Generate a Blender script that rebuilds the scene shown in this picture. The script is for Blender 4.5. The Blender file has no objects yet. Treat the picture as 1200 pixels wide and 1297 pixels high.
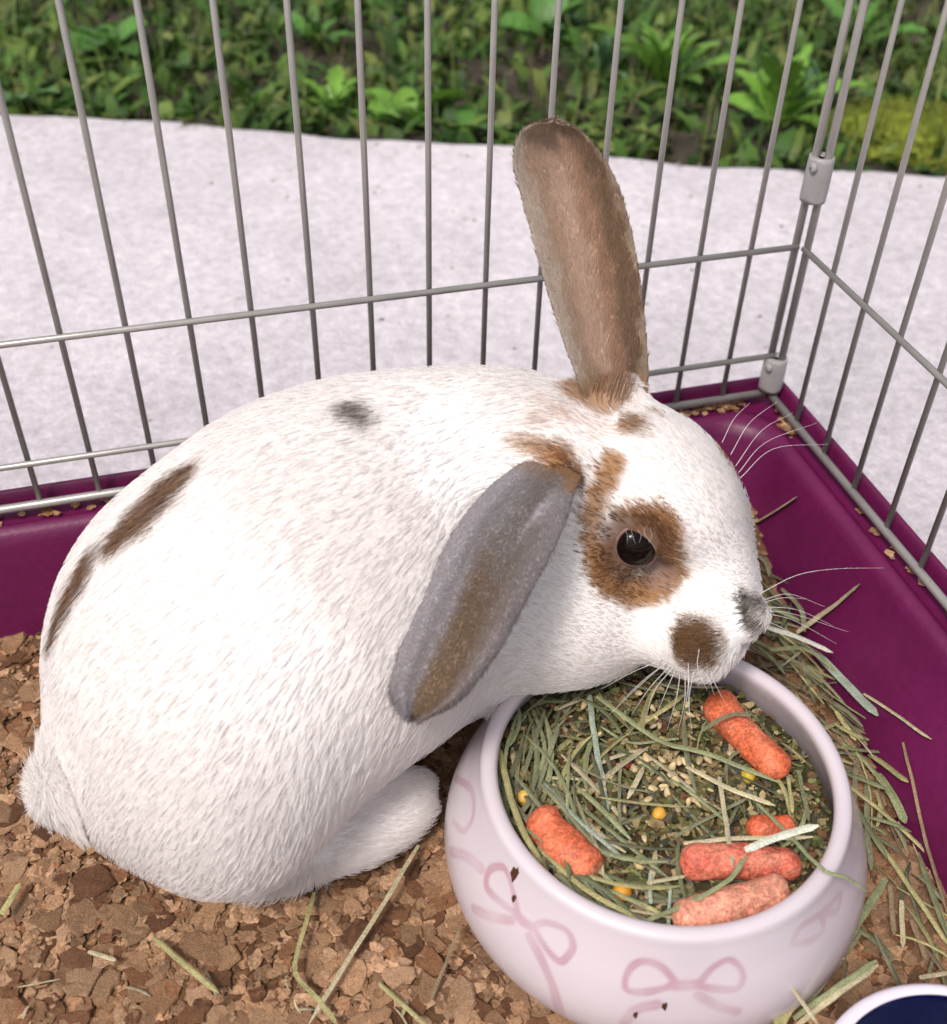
import bpy, math, random
import numpy as np
from mathutils import Matrix, Vector

rng = np.random.default_rng(7)
random.seed(7)
sc = bpy.context.scene
COL = sc.collection
U = 0.025            # one wire spacing of the cage = 2.5 cm
ZG = 2.95            # the pavement lies this many spacings below the bottom rail

# ------------------------------------------------------------------ camera
F_PX, RX, RY, RZ = 1435.66, .7045, .0263, .2936
EYE = np.array([-11.1189, -16.5181, 12.8009])
_c, _s = math.cos, math.sin
FW = np.array([_s(RZ)*_c(RX), _c(RZ)*_c(RX), -_s(RX)])
_r = np.array([_c(RZ), -_s(RZ), 0]); _u = np.cross(_r, FW)
RT = _r*_c(RY) + _u*_s(RY)
UP = -_r*_s(RY) + _u*_c(RY)
cam = bpy.data.cameras.new('camera')
cam.sensor_fit = 'HORIZONTAL'; cam.sensor_width = 36
cam.lens = 36*F_PX/1200
cam.clip_start = .01; cam.clip_end = 400
cam.dof.use_dof = True
cam.dof.focus_distance = 17.5*U
cam.dof.aperture_fstop = 11.5
co = bpy.data.objects.new('camera', cam); COL.objects.link(co)
co.matrix_world = Matrix([[RT[0], UP[0], -FW[0], EYE[0]*U],
                          [RT[1], UP[1], -FW[1], EYE[1]*U],
                          [RT[2], UP[2], -FW[2], (EYE[2]+ZG)*U], [0, 0, 0, 1]])
sc.camera = co

# ------------------------------------------------------------------ light
SUN = Vector((-.42, -.36, .83)).normalized()       # towards the sun
el = math.asin(SUN.z); az = math.atan2(SUN.x, SUN.y)
w = bpy.data.worlds.new('World'); sc.world = w; w.use_nodes = True
nt = w.node_tree
sky = nt.nodes.new('ShaderNodeTexSky'); sky.sky_type = 'NISHITA'; sky.sun_disc = False
sky.sun_elevation = el; sky.sun_rotation = az
sky.air_density = 1.0; sky.dust_density = 4.0; sky.ozone_density = 1.0
bg = nt.nodes['Background']; bg.inputs['Strength'].default_value = .13
hs = nt.nodes.new('ShaderNodeHueSaturation'); hs.inputs['Saturation'].default_value = .42   # a whitish, hazy sky
nt.links.new(sky.outputs[0], hs.inputs['Color']); nt.links.new(hs.outputs[0], bg.inputs[0])
sl = bpy.data.lights.new('sun', 'SUN'); sl.energy = 2.1; sl.angle = math.radians(12); sl.color = (1, .93, .87)
so = bpy.data.objects.new('sun', sl); COL.objects.link(so)
so.rotation_euler = SUN.to_track_quat('Z', 'Y').to_euler()
sc.view_settings.view_transform = 'Standard'; sc.view_settings.look = 'None'
sc.view_settings.exposure = .37; sc.view_settings.gamma = 1
sc.view_settings.use_curve_mapping = False
sc.render.engine = 'CYCLES'
sc.cycles.use_denoising = True
sc.cycles.max_bounces = 8; sc.cycles.diffuse_bounces = 4

# ------------------------------------------------------------------ helpers
def ray(x, y):
    return FW + RT*(x-600)/F_PX - UP*(y-648)/F_PX
def atz(x, y, z):
    d = ray(x, y); return EYE + d*(z-EYE[2])/d[2]
def nrm(v):
    return v/(np.linalg.norm(v, axis=-1, keepdims=True)+1e-12)
def lerp(a, b, t): return a+(b-a)*t
def sstep(a, b, x):
    t = np.clip((x-a)/(b-a), 0, 1); return t*t*(3-2*t)
def vnoise(p, f=1.0, seed=0):
    """cheap smooth noise made of sines, about -1..1"""
    r = np.random.default_rng(seed); out = 0
    for k in range(5):
        d = r.normal(size=p.shape[-1])*f*(1+.5*k); out = out+np.sin(p@d+r.uniform(0, 6.28))*(.8**k)
    return out/2.0

ORG = {}
def link(o, parent=None, origin=(0, 0, 0), label=None, cat=None, group=None, kind=None):
    origin = np.array(origin, float)
    COL.objects.link(o); ORG[o.name] = origin
    if parent is not None:
        o.parent = parent; o.location = Vector((origin-ORG[parent.name])*U)
    else:
        o.location = Vector((origin+[0, 0, ZG])*U)
    if label: o['label'] = label
    if cat: o['category'] = cat
    if group: o['group'] = group
    if kind: o['kind'] = kind
    return o
def empty(name, origin, label, cat, group=None):
    o = bpy.data.objects.new(name, None); o.empty_display_size = .02
    return link(o, None, origin, label, cat, group)
def mesh(name, V, F, m=None, smooth=True, col=None, uvw=None):
    """V in wire spacings relative to the object's origin; F is an int array or a list of faces"""
    me = bpy.data.meshes.new(name)
    V = np.asarray(V, float)*U
    if isinstance(F, np.ndarray):
        n, k = F.shape
        me.vertices.add(len(V)); me.vertices.foreach_set('co', V.ravel())
        me.loops.add(n*k); me.loops.foreach_set('vertex_index', F.ravel().astype(np.int32))
        me.polygons.add(n); me.polygons.foreach_set('loop_start', np.arange(0, n*k, k, dtype=np.int32))
        me.update(calc_edges=True)
    else:
        me.from_pydata(V.tolist(), [], F)
    if col is not None:
        a = me.attributes.new('Col', 'FLOAT_COLOR', 'POINT')
        c = np.ones((len(V), 4)); c[:, :3] = col
        a.data.foreach_set('color', c.ravel().astype(np.float32))
    me.polygons.foreach_set('use_smooth', np.full(len(me.polygons), smooth))
    if m: me.materials.append(m)
    me.update()
    return me
def thing(name, V, F, m, origin=None, parent=None, smooth=True, col=None, **kw):
    V = np.asarray(V, float)
    if origin is None: origin = np.array([*((V.min(0)+V.max(0))/2)[:2], V[:, 2].min()])
    me = mesh(name, V-np.array(origin), F, m, smooth, col)
    return link(bpy.data.objects.new(name, me), parent, origin, **kw)

def mat(name, color=None, rough=.6, spec=.5, noise=None, bump=None, attr=False, objcol=False, metal=0, coat=0, trans=0, sss=0):
    """noise=(scale, amount, detail): multiplies the colour; bump=(scale, height_m, detail)"""
    m = bpy.data.materials.new(name); m.use_nodes = True
    N = m.node_tree.nodes; L = m.node_tree.links; b = N['Principled BSDF']
    b.inputs['Roughness'].default_value = rough; b.inputs['Specular IOR Level'].default_value = spec
    b.inputs['Metallic'].default_value = metal; b.inputs['Coat Weight'].default_value = coat
    if sss:
        b.inputs['Subsurface Weight'].default_value = sss; b.inputs['Subsurface Scale'].default_value = .002
    tc = N.new('ShaderNodeTexCoord')
    if attr:
        a = N.new('ShaderNodeAttribute'); a.attribute_name = 'Col'; src = a.outputs['Color']
    elif objcol:
        a = N.new('ShaderNodeObjectInfo'); src = a.outputs['Color']
    else:
        a = N.new('ShaderNodeRGB'); a.outputs[0].default_value = (*color, 1); src = a.outputs[0]
    for (sca, amt, det) in (noise or []):
        t = N.new('ShaderNodeTexNoise'); t.inputs['Scale'].default_value = sca; t.inputs['Detail'].default_value = det
        L.new(tc.outputs['Object'], t.inputs['Vector'])
        r = N.new('ShaderNodeMapRange'); r.inputs['From Min'].default_value = .3; r.inputs['From Max'].default_value = .7
        r.inputs['To Min'].default_value = 1-amt; r.inputs['To Max'].default_value = 1+amt
        L.new(t.outputs['Fac'], r.inputs['Value'])
        x = N.new('ShaderNodeVectorMath'); x.operation = 'SCALE'
        L.new(src, x.inputs[0]); L.new(r.outputs[0], x.inputs['Scale']); src = x.outputs[0]
    L.new(src, b.inputs['Base Color'])
    if bump:
        t = N.new('ShaderNodeTexNoise'); t.inputs['Scale'].default_value = bump[0]; t.inputs['Detail'].default_value = bump[2]
        L.new(tc.outputs['Object'], t.inputs['Vector'])
        bp = N.new('ShaderNodeBump'); bp.inputs['Distance'].default_value = bump[1]; bp.inputs['Strength'].default_value = 1
        L.new(t.outputs['Fac'], bp.inputs['Height']); L.new(bp.outputs[0], b.inputs['Normal'])
    if trans:
        tr = N.new('ShaderNodeBsdfTranslucent'); L.new(src, tr.inputs['Color'])
        mx = N.new('ShaderNodeMixShader'); mx.inputs[0].default_value = trans
        L.new(b.outputs[0], mx.inputs[1]); L.new(tr.outputs[0], mx.inputs[2])
        L.new(mx.outputs[0], N['Material Output'].inputs['Surface'])
    return m

def grid_faces(nu, nv, closed_u=False, closed_v=False):
    iu = np.arange(nu if closed_u else nu-1); iv = np.arange(nv if closed_v else nv-1)
    a, b = np.meshgrid(iu, iv, indexing='ij'); a = a.ravel(); b = b.ravel()
    a2 = (a+1) % nu; b2 = (b+1) % nv
    return np.stack([a*nv+b, a2*nv+b, a2*nv+b2, a*nv+b2], 1)
def revolve(profile, n):
    """profile rows (r, z); rows run outwards"""
    t = np.linspace(0, 2*np.pi, n, endpoint=False)
    pr = np.array(profile)
    V = np.stack([pr[:, 0][:, None]*np.cos(t), pr[:, 0][:, None]*np.sin(t), np.repeat(pr[:, 1][:, None], n, 1)], -1)
    return V.reshape(-1, 3), grid_faces(len(pr), n, False, True)
def rounded(profile, per=4):
    """Catmull-Rom through profile points"""
    p = np.array(profile, float); q = np.vstack([2*p[0]-p[1], p, 2*p[-1]-p[-2]]); out = []
    for i in range(1, len(q)-2):
        for t in np.linspace(0, 1, per, endpoint=False):
            a, b, c, d = q[i-1:i+3]
            out.append(.5*((2*b)+(c-a)*t+(2*a-5*b+4*c-d)*t*t+(3*b-a-3*c+d)*t**3))
    out.append(p[-1]); return np.array(out)
def tube(path, wid, thick, up=(0, 0, 1), sides=4, taper=.35, rot=0.0):
    """flattened tube along a path (n,3); returns V,F"""
    p = np.asarray(path, float); n = len(p)
    T = nrm(np.gradient(p, axis=0)); upv = np.array(up, float)
    S = nrm(np.cross(T, upv)+1e-6); Nn = np.cross(S, T)
    a = np.linspace(0, 2*np.pi, sides, endpoint=False)+rot
    env = np.ones(n); env[0] *= taper; env[-1] *= taper
    V = p[:, None]+(S[:, None]*np.cos(a)[None, :, None]*wid+Nn[:, None]*np.sin(a)[None, :, None]*thick)*env[:, None, None]*.5
    F = grid_faces(n, sides, False, True).tolist()
    F += [list(range(sides))[::-1], [(n-1)*sides+k for k in range(sides)]]
    return V.reshape(-1, 3), F
def curve_path(pts, n=10):
    return rounded(np.array(pts, float), max(2, n//(len(pts)-1)))
class Bag:
    """collects faces of many small pieces into one mesh (stuff)"""
    def __init__(s): s.V = []; s.F = []; s.C = []; s.n = 0
    def add(s, V, F, c):
        s.V.append(V); s.F += [[i+s.n for i in f] for f in F]; s.n += len(V)
        s.C.append(np.broadcast_to(np.array(c, float), (len(V), 3)))
    def build(s, name, m, **kw):
        return thing(name, np.vstack(s.V), s.F, m, col=np.vstack(s.C), **kw)

# ------------------------------------------------------------------ materials
M_conc = mat('pale_concrete', (.54, .495, .52), .85, .3, [(4, .06, 4), (24, .08, 6), (110, .14, 5), (420, .14, 3)], (160, .0012, 6))
M_soil = mat('dark_soil', (.040, .034, .024), .95, .2, [(40, .5, 5)], (60, .01, 6))
M_far = mat('distant_lawn', (.05, .075, .02), .95, .1, [(3, .35, 5), (30, .4, 6)], (30, .02, 6))
M_grass = mat('grass_blades', rough=.55, spec=.3, attr=True, trans=.3)
M_leaf = mat('weed_leaf', rough=.45, spec=.4, objcol=True, noise=[(120, .2, 3)], trans=.25)
M_moss = mat('moss', rough=.9, spec=.1, attr=True, noise=[(120, .3, 4)])
M_plastic = mat('magenta_plastic', (.105, .005, .050), .46, .4, [(30, .12, 4), (260, .10, 4)], (500, .00015, 3))
M_wire = mat('grey_coated_wire', (.34, .32, .30), .35, .5, [(60, .12, 4)], (900, .00004, 2), metal=.35)
M_clip = mat('grey_plastic_clip', (.29, .27, .27), .5, .5, [(120, .1, 3)])
M_base = mat('bedding_dust', (.13, .07, .035), .95, .1, [(60, .4, 6)], (300, .002, 6))
M_chip = mat('cork', rough=.85, spec=.2, attr=True, noise=[(220, .22, 5), (900, .30, 3)], bump=(700, .0007, 5))
M_chipo = mat('cork_piece', rough=.85, spec=.2, objcol=True, noise=[(220, .22, 5), (900, .30, 3)], bump=(700, .0007, 5))
M_hay = mat('hay', rough=.6, spec=.3, attr=True, noise=[(150, .25, 3), (1400, .25, 2)], trans=.15)
M_hayo = mat('hay_strand', rough=.6, spec=.3, objcol=True, noise=[(110, .22, 4), (1400, .30, 3)], bump=(1500, .0003, 2), trans=.12)
M_bowl = mat('glazed_ceramic', rough=.22, spec=.5, attr=True, noise=[(30, .03, 4)], bump=(90, .00012, 3), coat=.3)
M_navy = mat('navy_glaze', (.004, .006, .045), .12, .6, [(300, .3, 2)], coat=.4)
M_carrot = mat('carrot_skin', rough=.55, spec=.35, attr=True, noise=[(130, .25, 4), (520, .28, 5), (1100, .35, 3)], bump=(520, .0006, 5), sss=.1)
M_seed = mat('seed', rough=.45, spec=.4, objcol=True, noise=[(400, .15, 3)], sss=.1)
M_crumb = mat('feed_crumbs', rough=.8, spec=.2, attr=True, noise=[(500, .3, 3)])
M_skin = mat('fur_undercoat', rough=.9, spec=.1, attr=True)
M_eye = mat('dark_eye', (.007, .004, .003), .06, .13, [(200, .3, 2)])
M_lid = mat('eyelid_skin', (.16, .09, .08), .5, .4, [(500, .2, 2)])
M_whisk = mat('whisker', (.75, .72, .70), .4, .5, [(50, .05, 2)])
M_fur = mat('fur_hair', rough=.8, spec=.08, attr=True, trans=.5)

# ------------------------------------------------------------------ pavement, soil, lawn
EDGE = np.array([(-90, 58.4), (-40, 37.8), (-16.2, 27.0), (-8.1, 23.5), (-.35, 20.2), (7.0, 16.8), (14.4, 14.0), (30, 8.6), (60, -1)])
def edge_y(x): return np.interp(x, EDGE[:, 0], EDGE[:, 1])
pv = []
xs = np.linspace(-90, 60, 151)
ey = edge_y(xs)+.18*np.sin(xs*.55+1)+.10*np.sin(xs*1.7)
rows = [np.stack([xs, np.full_like(xs, -90), np.full_like(xs, -ZG)], 1), np.stack([xs, ey-.25, np.full_like(xs, -ZG)], 1),
        np.stack([xs, ey-.05, np.full_like(xs, -ZG-.04)], 1), np.stack([xs, ey, np.full_like(xs, -ZG-.2)], 1), np.stack([xs, ey+.05, np.full_like(xs, -ZG-2.5)], 1)]
thing('pavement', np.vstack(rows), grid_faces(5, 151)[:, ::-1].copy(), M_conc, kind='structure', label='pale concrete slab outside the cage')
R = 4000
thing('ground', [(-R, -R, -ZG-1.2), (R, -R, -ZG-1.2), (R, R, -ZG-1.2), (-R, R, -ZG-1.2)], [[0, 1, 2, 3]], M_far, kind='structure', label='lawn running on beyond the weeds')
gx = np.linspace(-40, 45, 90); gy = np.linspace(0, 50, 50)
GX, GY = np.meshgrid(gx, gy, indexing='ij')
YY = edge_y(GX)+.1+GY
ZZ = -ZG-.55+.35*np.sin(GX*.6)*np.sin(YY*.5)+rng.normal(0, .12, GX.shape)
thing('soil', np.stack([GX, YY, ZZ], -1).reshape(-1, 3), grid_faces(90, 50), M_soil, kind='structure', label='lumpy dark soil of the lawn')

def blades(n, xr, dr, h, wd, palette, lean=.6, broad=False, patch=None):
    x = rng.uniform(*xr, n); d = dr[0]+(dr[1]-dr[0])*rng.uniform(0, 1, n)**1.1
    y = edge_y(x)+d
    if patch is not None:
        k = patch(x, y); keep = rng.uniform(0, 1, n) < k; x = x[keep]; y = y[keep]; n = len(x)
    z = np.full(n, -ZG-.6)
    H = h*rng.uniform(.5, 1.3, n); a = rng.uniform(0, 6.28, n); ln = rng.uniform(.1, 1, n)*lean*H
    dx, dy = np.cos(a), np.sin(a); sx, sy = -dy, dx
    Wd = wd*rng.uniform(.6, 1.3, n)
    def P(t, s, hh): return np.stack([x+dx*ln*t*t+sx*Wd*s, y+dy*ln*t*t+sy*Wd*s, z+H*hh], 1)
    if broad: prof = [(.0, .25, 0), (.45, 1.0, .45), (.8, .8, .75), (1.05, .05, .85)]
    else: prof = [(.0, .5, 0), (.5, .45, .55), (.8, .3, .85), (1.0, .03, 1.0)]
    V = np.stack([P(t, sg*s*.5, hh) for (t, s, hh) in prof for sg in (-1, 1)], 1)
    k = V.shape[1]
    base = np.arange(n)[:, None]*k
    F = np.concatenate([base+np.array([[2*j, 2*j+1, 2*j+3, 2*j+2]]) for j in range(len(prof)-1)])
    pal = np.array(palette); c = pal[rng.integers(0, len(pal), n)]*rng.uniform(.6, 1.35, (n, 1))
    C = np.repeat(c[:, None], k, 1)
    return V.reshape(-1, 3), F, C.reshape(-1, 3)
def joinblades(name, sets, m, label):
    V = []; F = []; C = []; n = 0
    for v, f, c in sets: V.append(v); F.append(f+n); C.append(c); n += len(v)
    return thing(name, np.vstack(V), np.vstack(F), m, col=np.vstack(C), kind='stuff', label=label)
G1 = [(.06, .12, .022), (.085, .16, .028), (.035, .075, .017), (.12, .18, .035), (.16, .19, .05)]
DRY = [(.16, .11, .06), (.10, .07, .045), (.20, .15, .09), (.07, .05, .04)]
def greenpatch(x, y): return np.clip(.70+.5*vnoise(np.stack([x, y], 1), .22, 3), .18, 1)
def drypatch(x, y): return np.clip(.35-.6*vnoise(np.stack([x, y], 1), .22, 3), .04, 1)
joinblades('grass', [blades(8000, (-38, 42), (.2, 46), 1.9, .14, G1, .9, patch=greenpatch),
                     blades(17000, (-38, 42), (.3, 46), .95, .50, G1+[(.05, .12, .02)], 1.5, True, patch=greenpatch),
            blades(9000, (-70, 90), (46, 150), 2.6, .9, G1, 1.2, True)],
           M_grass, 'green grass and small weeds growing beyond the pavement')
joinblades('dry_grass', [blades(9000, (-38, 42), (.1, 46), .9, .10, DRY, 2.2, patch=drypatch)], M_grass, 'brown dead grass lying matted between the weeds')

def leaf_mesh(name, L=1.0, W=.3, lobes=True, seed=0):
    r = np.random.default_rng(seed); n = 13; V = []; t = np.linspace(0, 1, n)
    for i, q in enumerate(t):
        wd = W*(.18+.82*np.sin(np.pi*min(1, q**1.25*1.02))**.8)
        if lobes: wd *= (1.0 if i % 2 else .62)
        if q > .99: wd = .01
        z = .55*L*q-.52*L*q*q
        for s in (-1, -.5, 0, .5, 1): V.append((L*q+(.04*L if abs(s) == 1 and lobes else 0), s*wd, z+abs(s)*.12*wd*2+r.normal(0, .012)))
    return mesh(name, V, grid_faces(n, 5), M_leaf)
LEAF = [leaf_mesh('weed_leaf', 1, .17, True, 1), leaf_mesh('weed_leaf', 1, .22, False, 2), leaf_mesh('weed_leaf', 1, .14, True, 3)]
def weed(px, py, size, nleaf, kind, color, label, upright=.4):
    b = atz(px, py, -ZG-.5)
    t = empty('weed_plant', b, label, 'weed', 'leafy weeds along the lawn edge')
    for i in range(nleaf):
        o = bpy.data.objects.new('leaf', LEAF[kind if rng.uniform() < .8 else (kind+1) % 3])
        link(o, t, b+np.array([rng.normal(0, .06), rng.normal(0, .06), .05]))
        a = 6.283*i/nleaf*1.0+rng.normal(0, .25)
        s = size*rng.uniform(.65, 1.15)
        o.rotation_euler = (rng.normal(0, .25), -upright*rng.uniform(.3, 1.6), a); o.scale = (s, s*rng.uniform(.8, 1.25), s)
        k = rng.uniform(.7, 1.35); o.color = (color[0]*k, color[1]*k, color[2]*k, 1)
BR = (.13, .26, .035); MD = (.07, .17, .03); BL = (.10, .19, .08)
weed(840, 118, 3.4, 13, 0, BR, 'tall bright green jagged weed to the right of the raised ear', .75)
weed(985, 165, 3.0, 12, 0, BR, 'jagged green weed by the pavement edge beside the cage corner post', .7)
weed(1030, 150, 2.2, 9, 2, BL, 'bluish green weed touching the corner post of the cage', .8)
weed(425, 150, 2.0, 10, 0, BR, 'small yellowish green weed leftmost along the pavement edge', .6)
weed(520, 160, 2.3, 12, 1, BR, 'broad leaved low weed on the pavement edge above the rabbit back', .35)
weed(590, 172, 1.5, 8, 1, MD, 'small weed at the pavement edge just left of the raised ear', .3)
weed(760, 100, 2.0, 9, 2, BL, 'pale green weed directly behind the raised ear tip', .8)
weed(690, 50, 2.4, 9, 1, MD, 'round leaved mid green weed near the top above the ear', .5)
weed(30, 135, 1.6, 8, 1, BL, 'pale bluish weed at far left end of the pavement edge', .3)
weed(150, 70, 2.4, 10, 1, MD, 'dull green weed in the dry grass at upper left', .5)
weed(1085, 60, 2.4, 10, 2, MD, 'mid green weed behind the side panel at upper right', .6)
weed(400, 60, 2.2, 9, 2, MD, 'dull green weed among brown grass at top centre left', .6)
# moss cushion
mb = atz(1140, 175, -ZG-.4); n1, n2 = 26, 40
th, ph = np.meshgrid(np.linspace(0, np.pi/2, n1), np.linspace(0, 2*np.pi, n2, endpoint=False), indexing='ij')
d = np.stack([np.sin(th)*np.cos(ph), np.sin(th)*np.sin(ph), np.cos(th)], -1).reshape(-1, 3)
V = d*np.array([3.6, 3.0, 1.1])*(1+.10*vnoise(d, 5, 5)+.05*rng.normal(size=len(d)))[:, None]+mb-[0, 0, .3]
mo = thing('moss_cushion', V, grid_faces(n1, n2, False, True), M_moss, col=np.array([(.16, .19, .025)])*(1+.3*vnoise(d, 8, 6))[:, None], label='yellow green mossy mound behind the side panel', cat='moss')
v, f, c = blades(6000, (mb[0]-3.4, mb[0]+3.4), (0, 1), .35, .07, [(.17, .2, .03), (.13, .17, .025), (.22, .22, .05)], .6)
nb = len(v)//8; dd = nrm(rng.normal(size=(nb, 3))); dd[:, 2] = abs(dd[:, 2]); base = dd*np.array([3.6, 3.0, 1.1])+mb-[0, 0, .35]
v = v.reshape(nb, 8, 3); v = v-v[:, :2].mean(1, keepdims=True)+base[:, None]
thing('moss_sprigs', v.reshape(-1, 3), f, M_moss, col=c, parent=mo, kind='stuff')

bag = Bag()
for i in range(260):                                      # grit blown on to the slab
    x = rng.uniform(-30, 25); y = edge_y(x)-.2-rng.uniform(0, 1)**2.2*20
    if y < 1: continue
    a = rng.uniform(0, 6.28, 7); s = rng.uniform(.03, .10); a.sort()
    v = np.r_[np.c_[np.cos(a)*s, np.sin(a)*s*.7, np.zeros(7)], [[0, 0, s*.5]]]+[x, y, -ZG+.002]
    bag.add(v, [[j, (j+1) % 7, 7] for j in range(7)], np.array([(.16, .12, .09), (.30, .26, .24), (.09, .10, .04), (.07, .055, .045)])[rng.integers(0, 4)])
bag.build('grit', M_chip, kind='stuff', smooth=False, label='grit and plant bits blown on to the pale slab')
# ------------------------------------------------------------------ cage tray
TX, TY = -24.0, -15.0
def rrect(off, rad, n=10):
    x0, x1, y0, y1 = TX+off, -off, TY+off, -off; P = []
    for cx, cy, a0 in ((x1-rad, y1-rad, 0), (x0+rad, y1-rad, 90), (x0+rad, y0+rad, 180), (x1-rad, y0+rad, 270)):
        for a in np.linspace(a0, a0+90, n): P.append((cx+rad*math.cos(math.radians(a)), cy+rad*math.sin(math.radians(a))))
    P = np.array(P); out = []
    for i in range(len(P)):                         # subdivide the long sides
        out.append(P[i]); q = P[(i+1) % len(P)]
        if np.hypot(*(q-P[i])) > 3:
            for k in range(1, 16): out.append(P[i]+(q-P[i])*k/16)
    return np.array(out)
prof = [(1.35, -2.78), (1.05, -2.76), (.92, -2.62), (.84, -2.3), (.66, -1.3), (.52, -.55), (.47, -.36), (.40, -.24), (.28, -.18), (.20, -.20), (.14, -.26), (.05, -.28), (-.10, -.28), (-.17, -.24),
        (-.20, -.1), (-.24, .10), (-.28, .16), (-.33, .16), (-.37, .10), (-.38, -.2), (-.34, -.6), (-.2, -1.4), (.0, -2.85), (.1, -2.94)]
prof = rounded(prof, 3)
loops = [rrect(o, max(.15, .62+o*.9)) for o, z in prof]
V = np.vstack([np.c_[l, np.full(len(l), z)] for l, (o, z) in zip(loops, prof)])
V[:, 0] -= sstep(-.4, -2.4, V[:, 2])*(.05+.07*np.clip(-V[:, 1]-1, 0, 9))*sstep(-6, -2, V[:, 0])   # the side wall leans in
k = len(loops[0])
tr = empty('cage_tray', (TX/2, TY/2, -ZG), 'deep magenta plastic tray holding the bedding and the rabbit', 'cage tray')
F = grid_faces(len(prof), k, False, True)
cut = 9*3+1
thing('tray_wall', V[:(cut+1)*k], F[:cut*k].copy(), M_plastic, parent=tr)
thing('tray_rim', V[cut*k:], F[cut*k:]-cut*k, M_plastic, parent=tr)
l = rrect(1.3, 1.5); l = np.c_[l, np.full(len(l), -2.775)]
thing('tray_floor', np.vstack([l, [[TX/2, TY/2, -2.775]]]), [[i, (i+1) % len(l), len(l)] for i in range(len(l))], M_plastic, parent=tr)

# ------------------------------------------------------------------ wire panels
def cyl(name, L, rad, m, n=10):
    V = [(rad*math.cos(6.2832*i/n), rad*math.sin(6.2832*i/n), z) for z in (0, L) for i in range(n)]
    F = [[i, (i+1) % n, n+(i+1) % n, n+i] for i in range(n)]+[list(range(n))[::-1], list(range(n, 2*n))]
    return mesh(name, V, F, m)
HW = 13.5; rw = .051
ME_wire = cyl('vertical_wire', HW+.02, rw, M_wire)
ME_post = cyl('post', HW+.1, .072, M_wire)
Z_RAILS = (0.0, .915, 3.237, 9.9, HW)
def put(me, name, parent, loc, rot=(0, 0, 0)):
    o = bpy.data.objects.new(name, me); link(o, parent, loc); o.rotation_euler = rot; return o
pb = empty('wire_panel', (-12, 0, 0), 'long grey wire panel behind the rabbit', 'cage panel', 'wire cage panels')
for i in range(1, 24):
    put(ME_wire, 'vertical_wire', pb, (-i+rng.normal(0, .012), .04, 0), (rng.normal(0, .0012), rng.normal(0, .0012), 0))
put(ME_post, 'post', pb, (-.12, .0, 0)); put(ME_post, 'post', pb, (-23.9, .0, 0))
for j, z in enumerate(Z_RAILS):
    put(cyl('rail', 23.75, .078 if j == 0 else .056, M_wire, 12), 'rail', pb, (-23.85, -.06 if j else 0, z), (0, math.pi/2, 0))
ps = empty('wire_panel', (0, -7, 0), 'shorter grey wire panel on the side by the bowl', 'cage panel', 'wire cage panels')
sr = 1.0819
for i in range(1, 14):
    put(ME_wire, 'vertical_wire', ps, (.04, -i*sr+rng.normal(0, .012), 0), (rng.normal(0, .0012), rng.normal(0, .0012), 0))
put(ME_post, 'post', ps, (0.03, -.16, 0)); put(ME_post, 'post', ps, (0.03, -14.9, 0))
for j, z in enumerate(Z_RAILS):
    if j == 1: continue
    put(cyl('rail', 14.7, .078 if j == 0 else .056, M_wire, 12), 'rail', ps, (-.04 if j else 0, -14.85, z), (-math.pi/2, 0, 0))
def clip(z0, z1, label):
    pr = rounded([(.05, z1-.02), (.16, z1), (.195, z1-.06), (.20, z0+.06), (.165, z0), (.05, z0+.02)], 3)
    V, F = revolve(pr, 20); V = V*np.array([1.0, 1.15, 1])
    V = np.array([[x, y, z+.03*math.sin(3*math.atan2(y, x))*(abs(z-(z0+z1)/2) < .9*(z1-z0)/2)] for x, y, z in V])
    a = .9; V[:, :2] = V[:, :2]@np.array([[_c(a), _s(a)], [-_s(a), _c(a)]])
    c = thing('corner_clip', V+[-.05, -.09, 0], F[:, ::-1].copy(), M_clip, label=label, cat='clip', group='clips on the corner posts')
    V2, F2 = revolve(rounded([(.02, 0), (.08, 0), (.09, .03), (.085, .07), (.02, .09)], 2), 10)
    V2 = V2[:, [2, 0, 1]]*[-1, 1, 1]+[-.20, -.18, z1-.15]
    thing('clip_knob', V2, F2, M_clip, parent=c)
clip(4.15, 4.95, 'grey clip joining the two corner posts halfway up the panel')
clip(.16, .88, 'grey clip at the foot of the corner posts by the tray')

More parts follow.
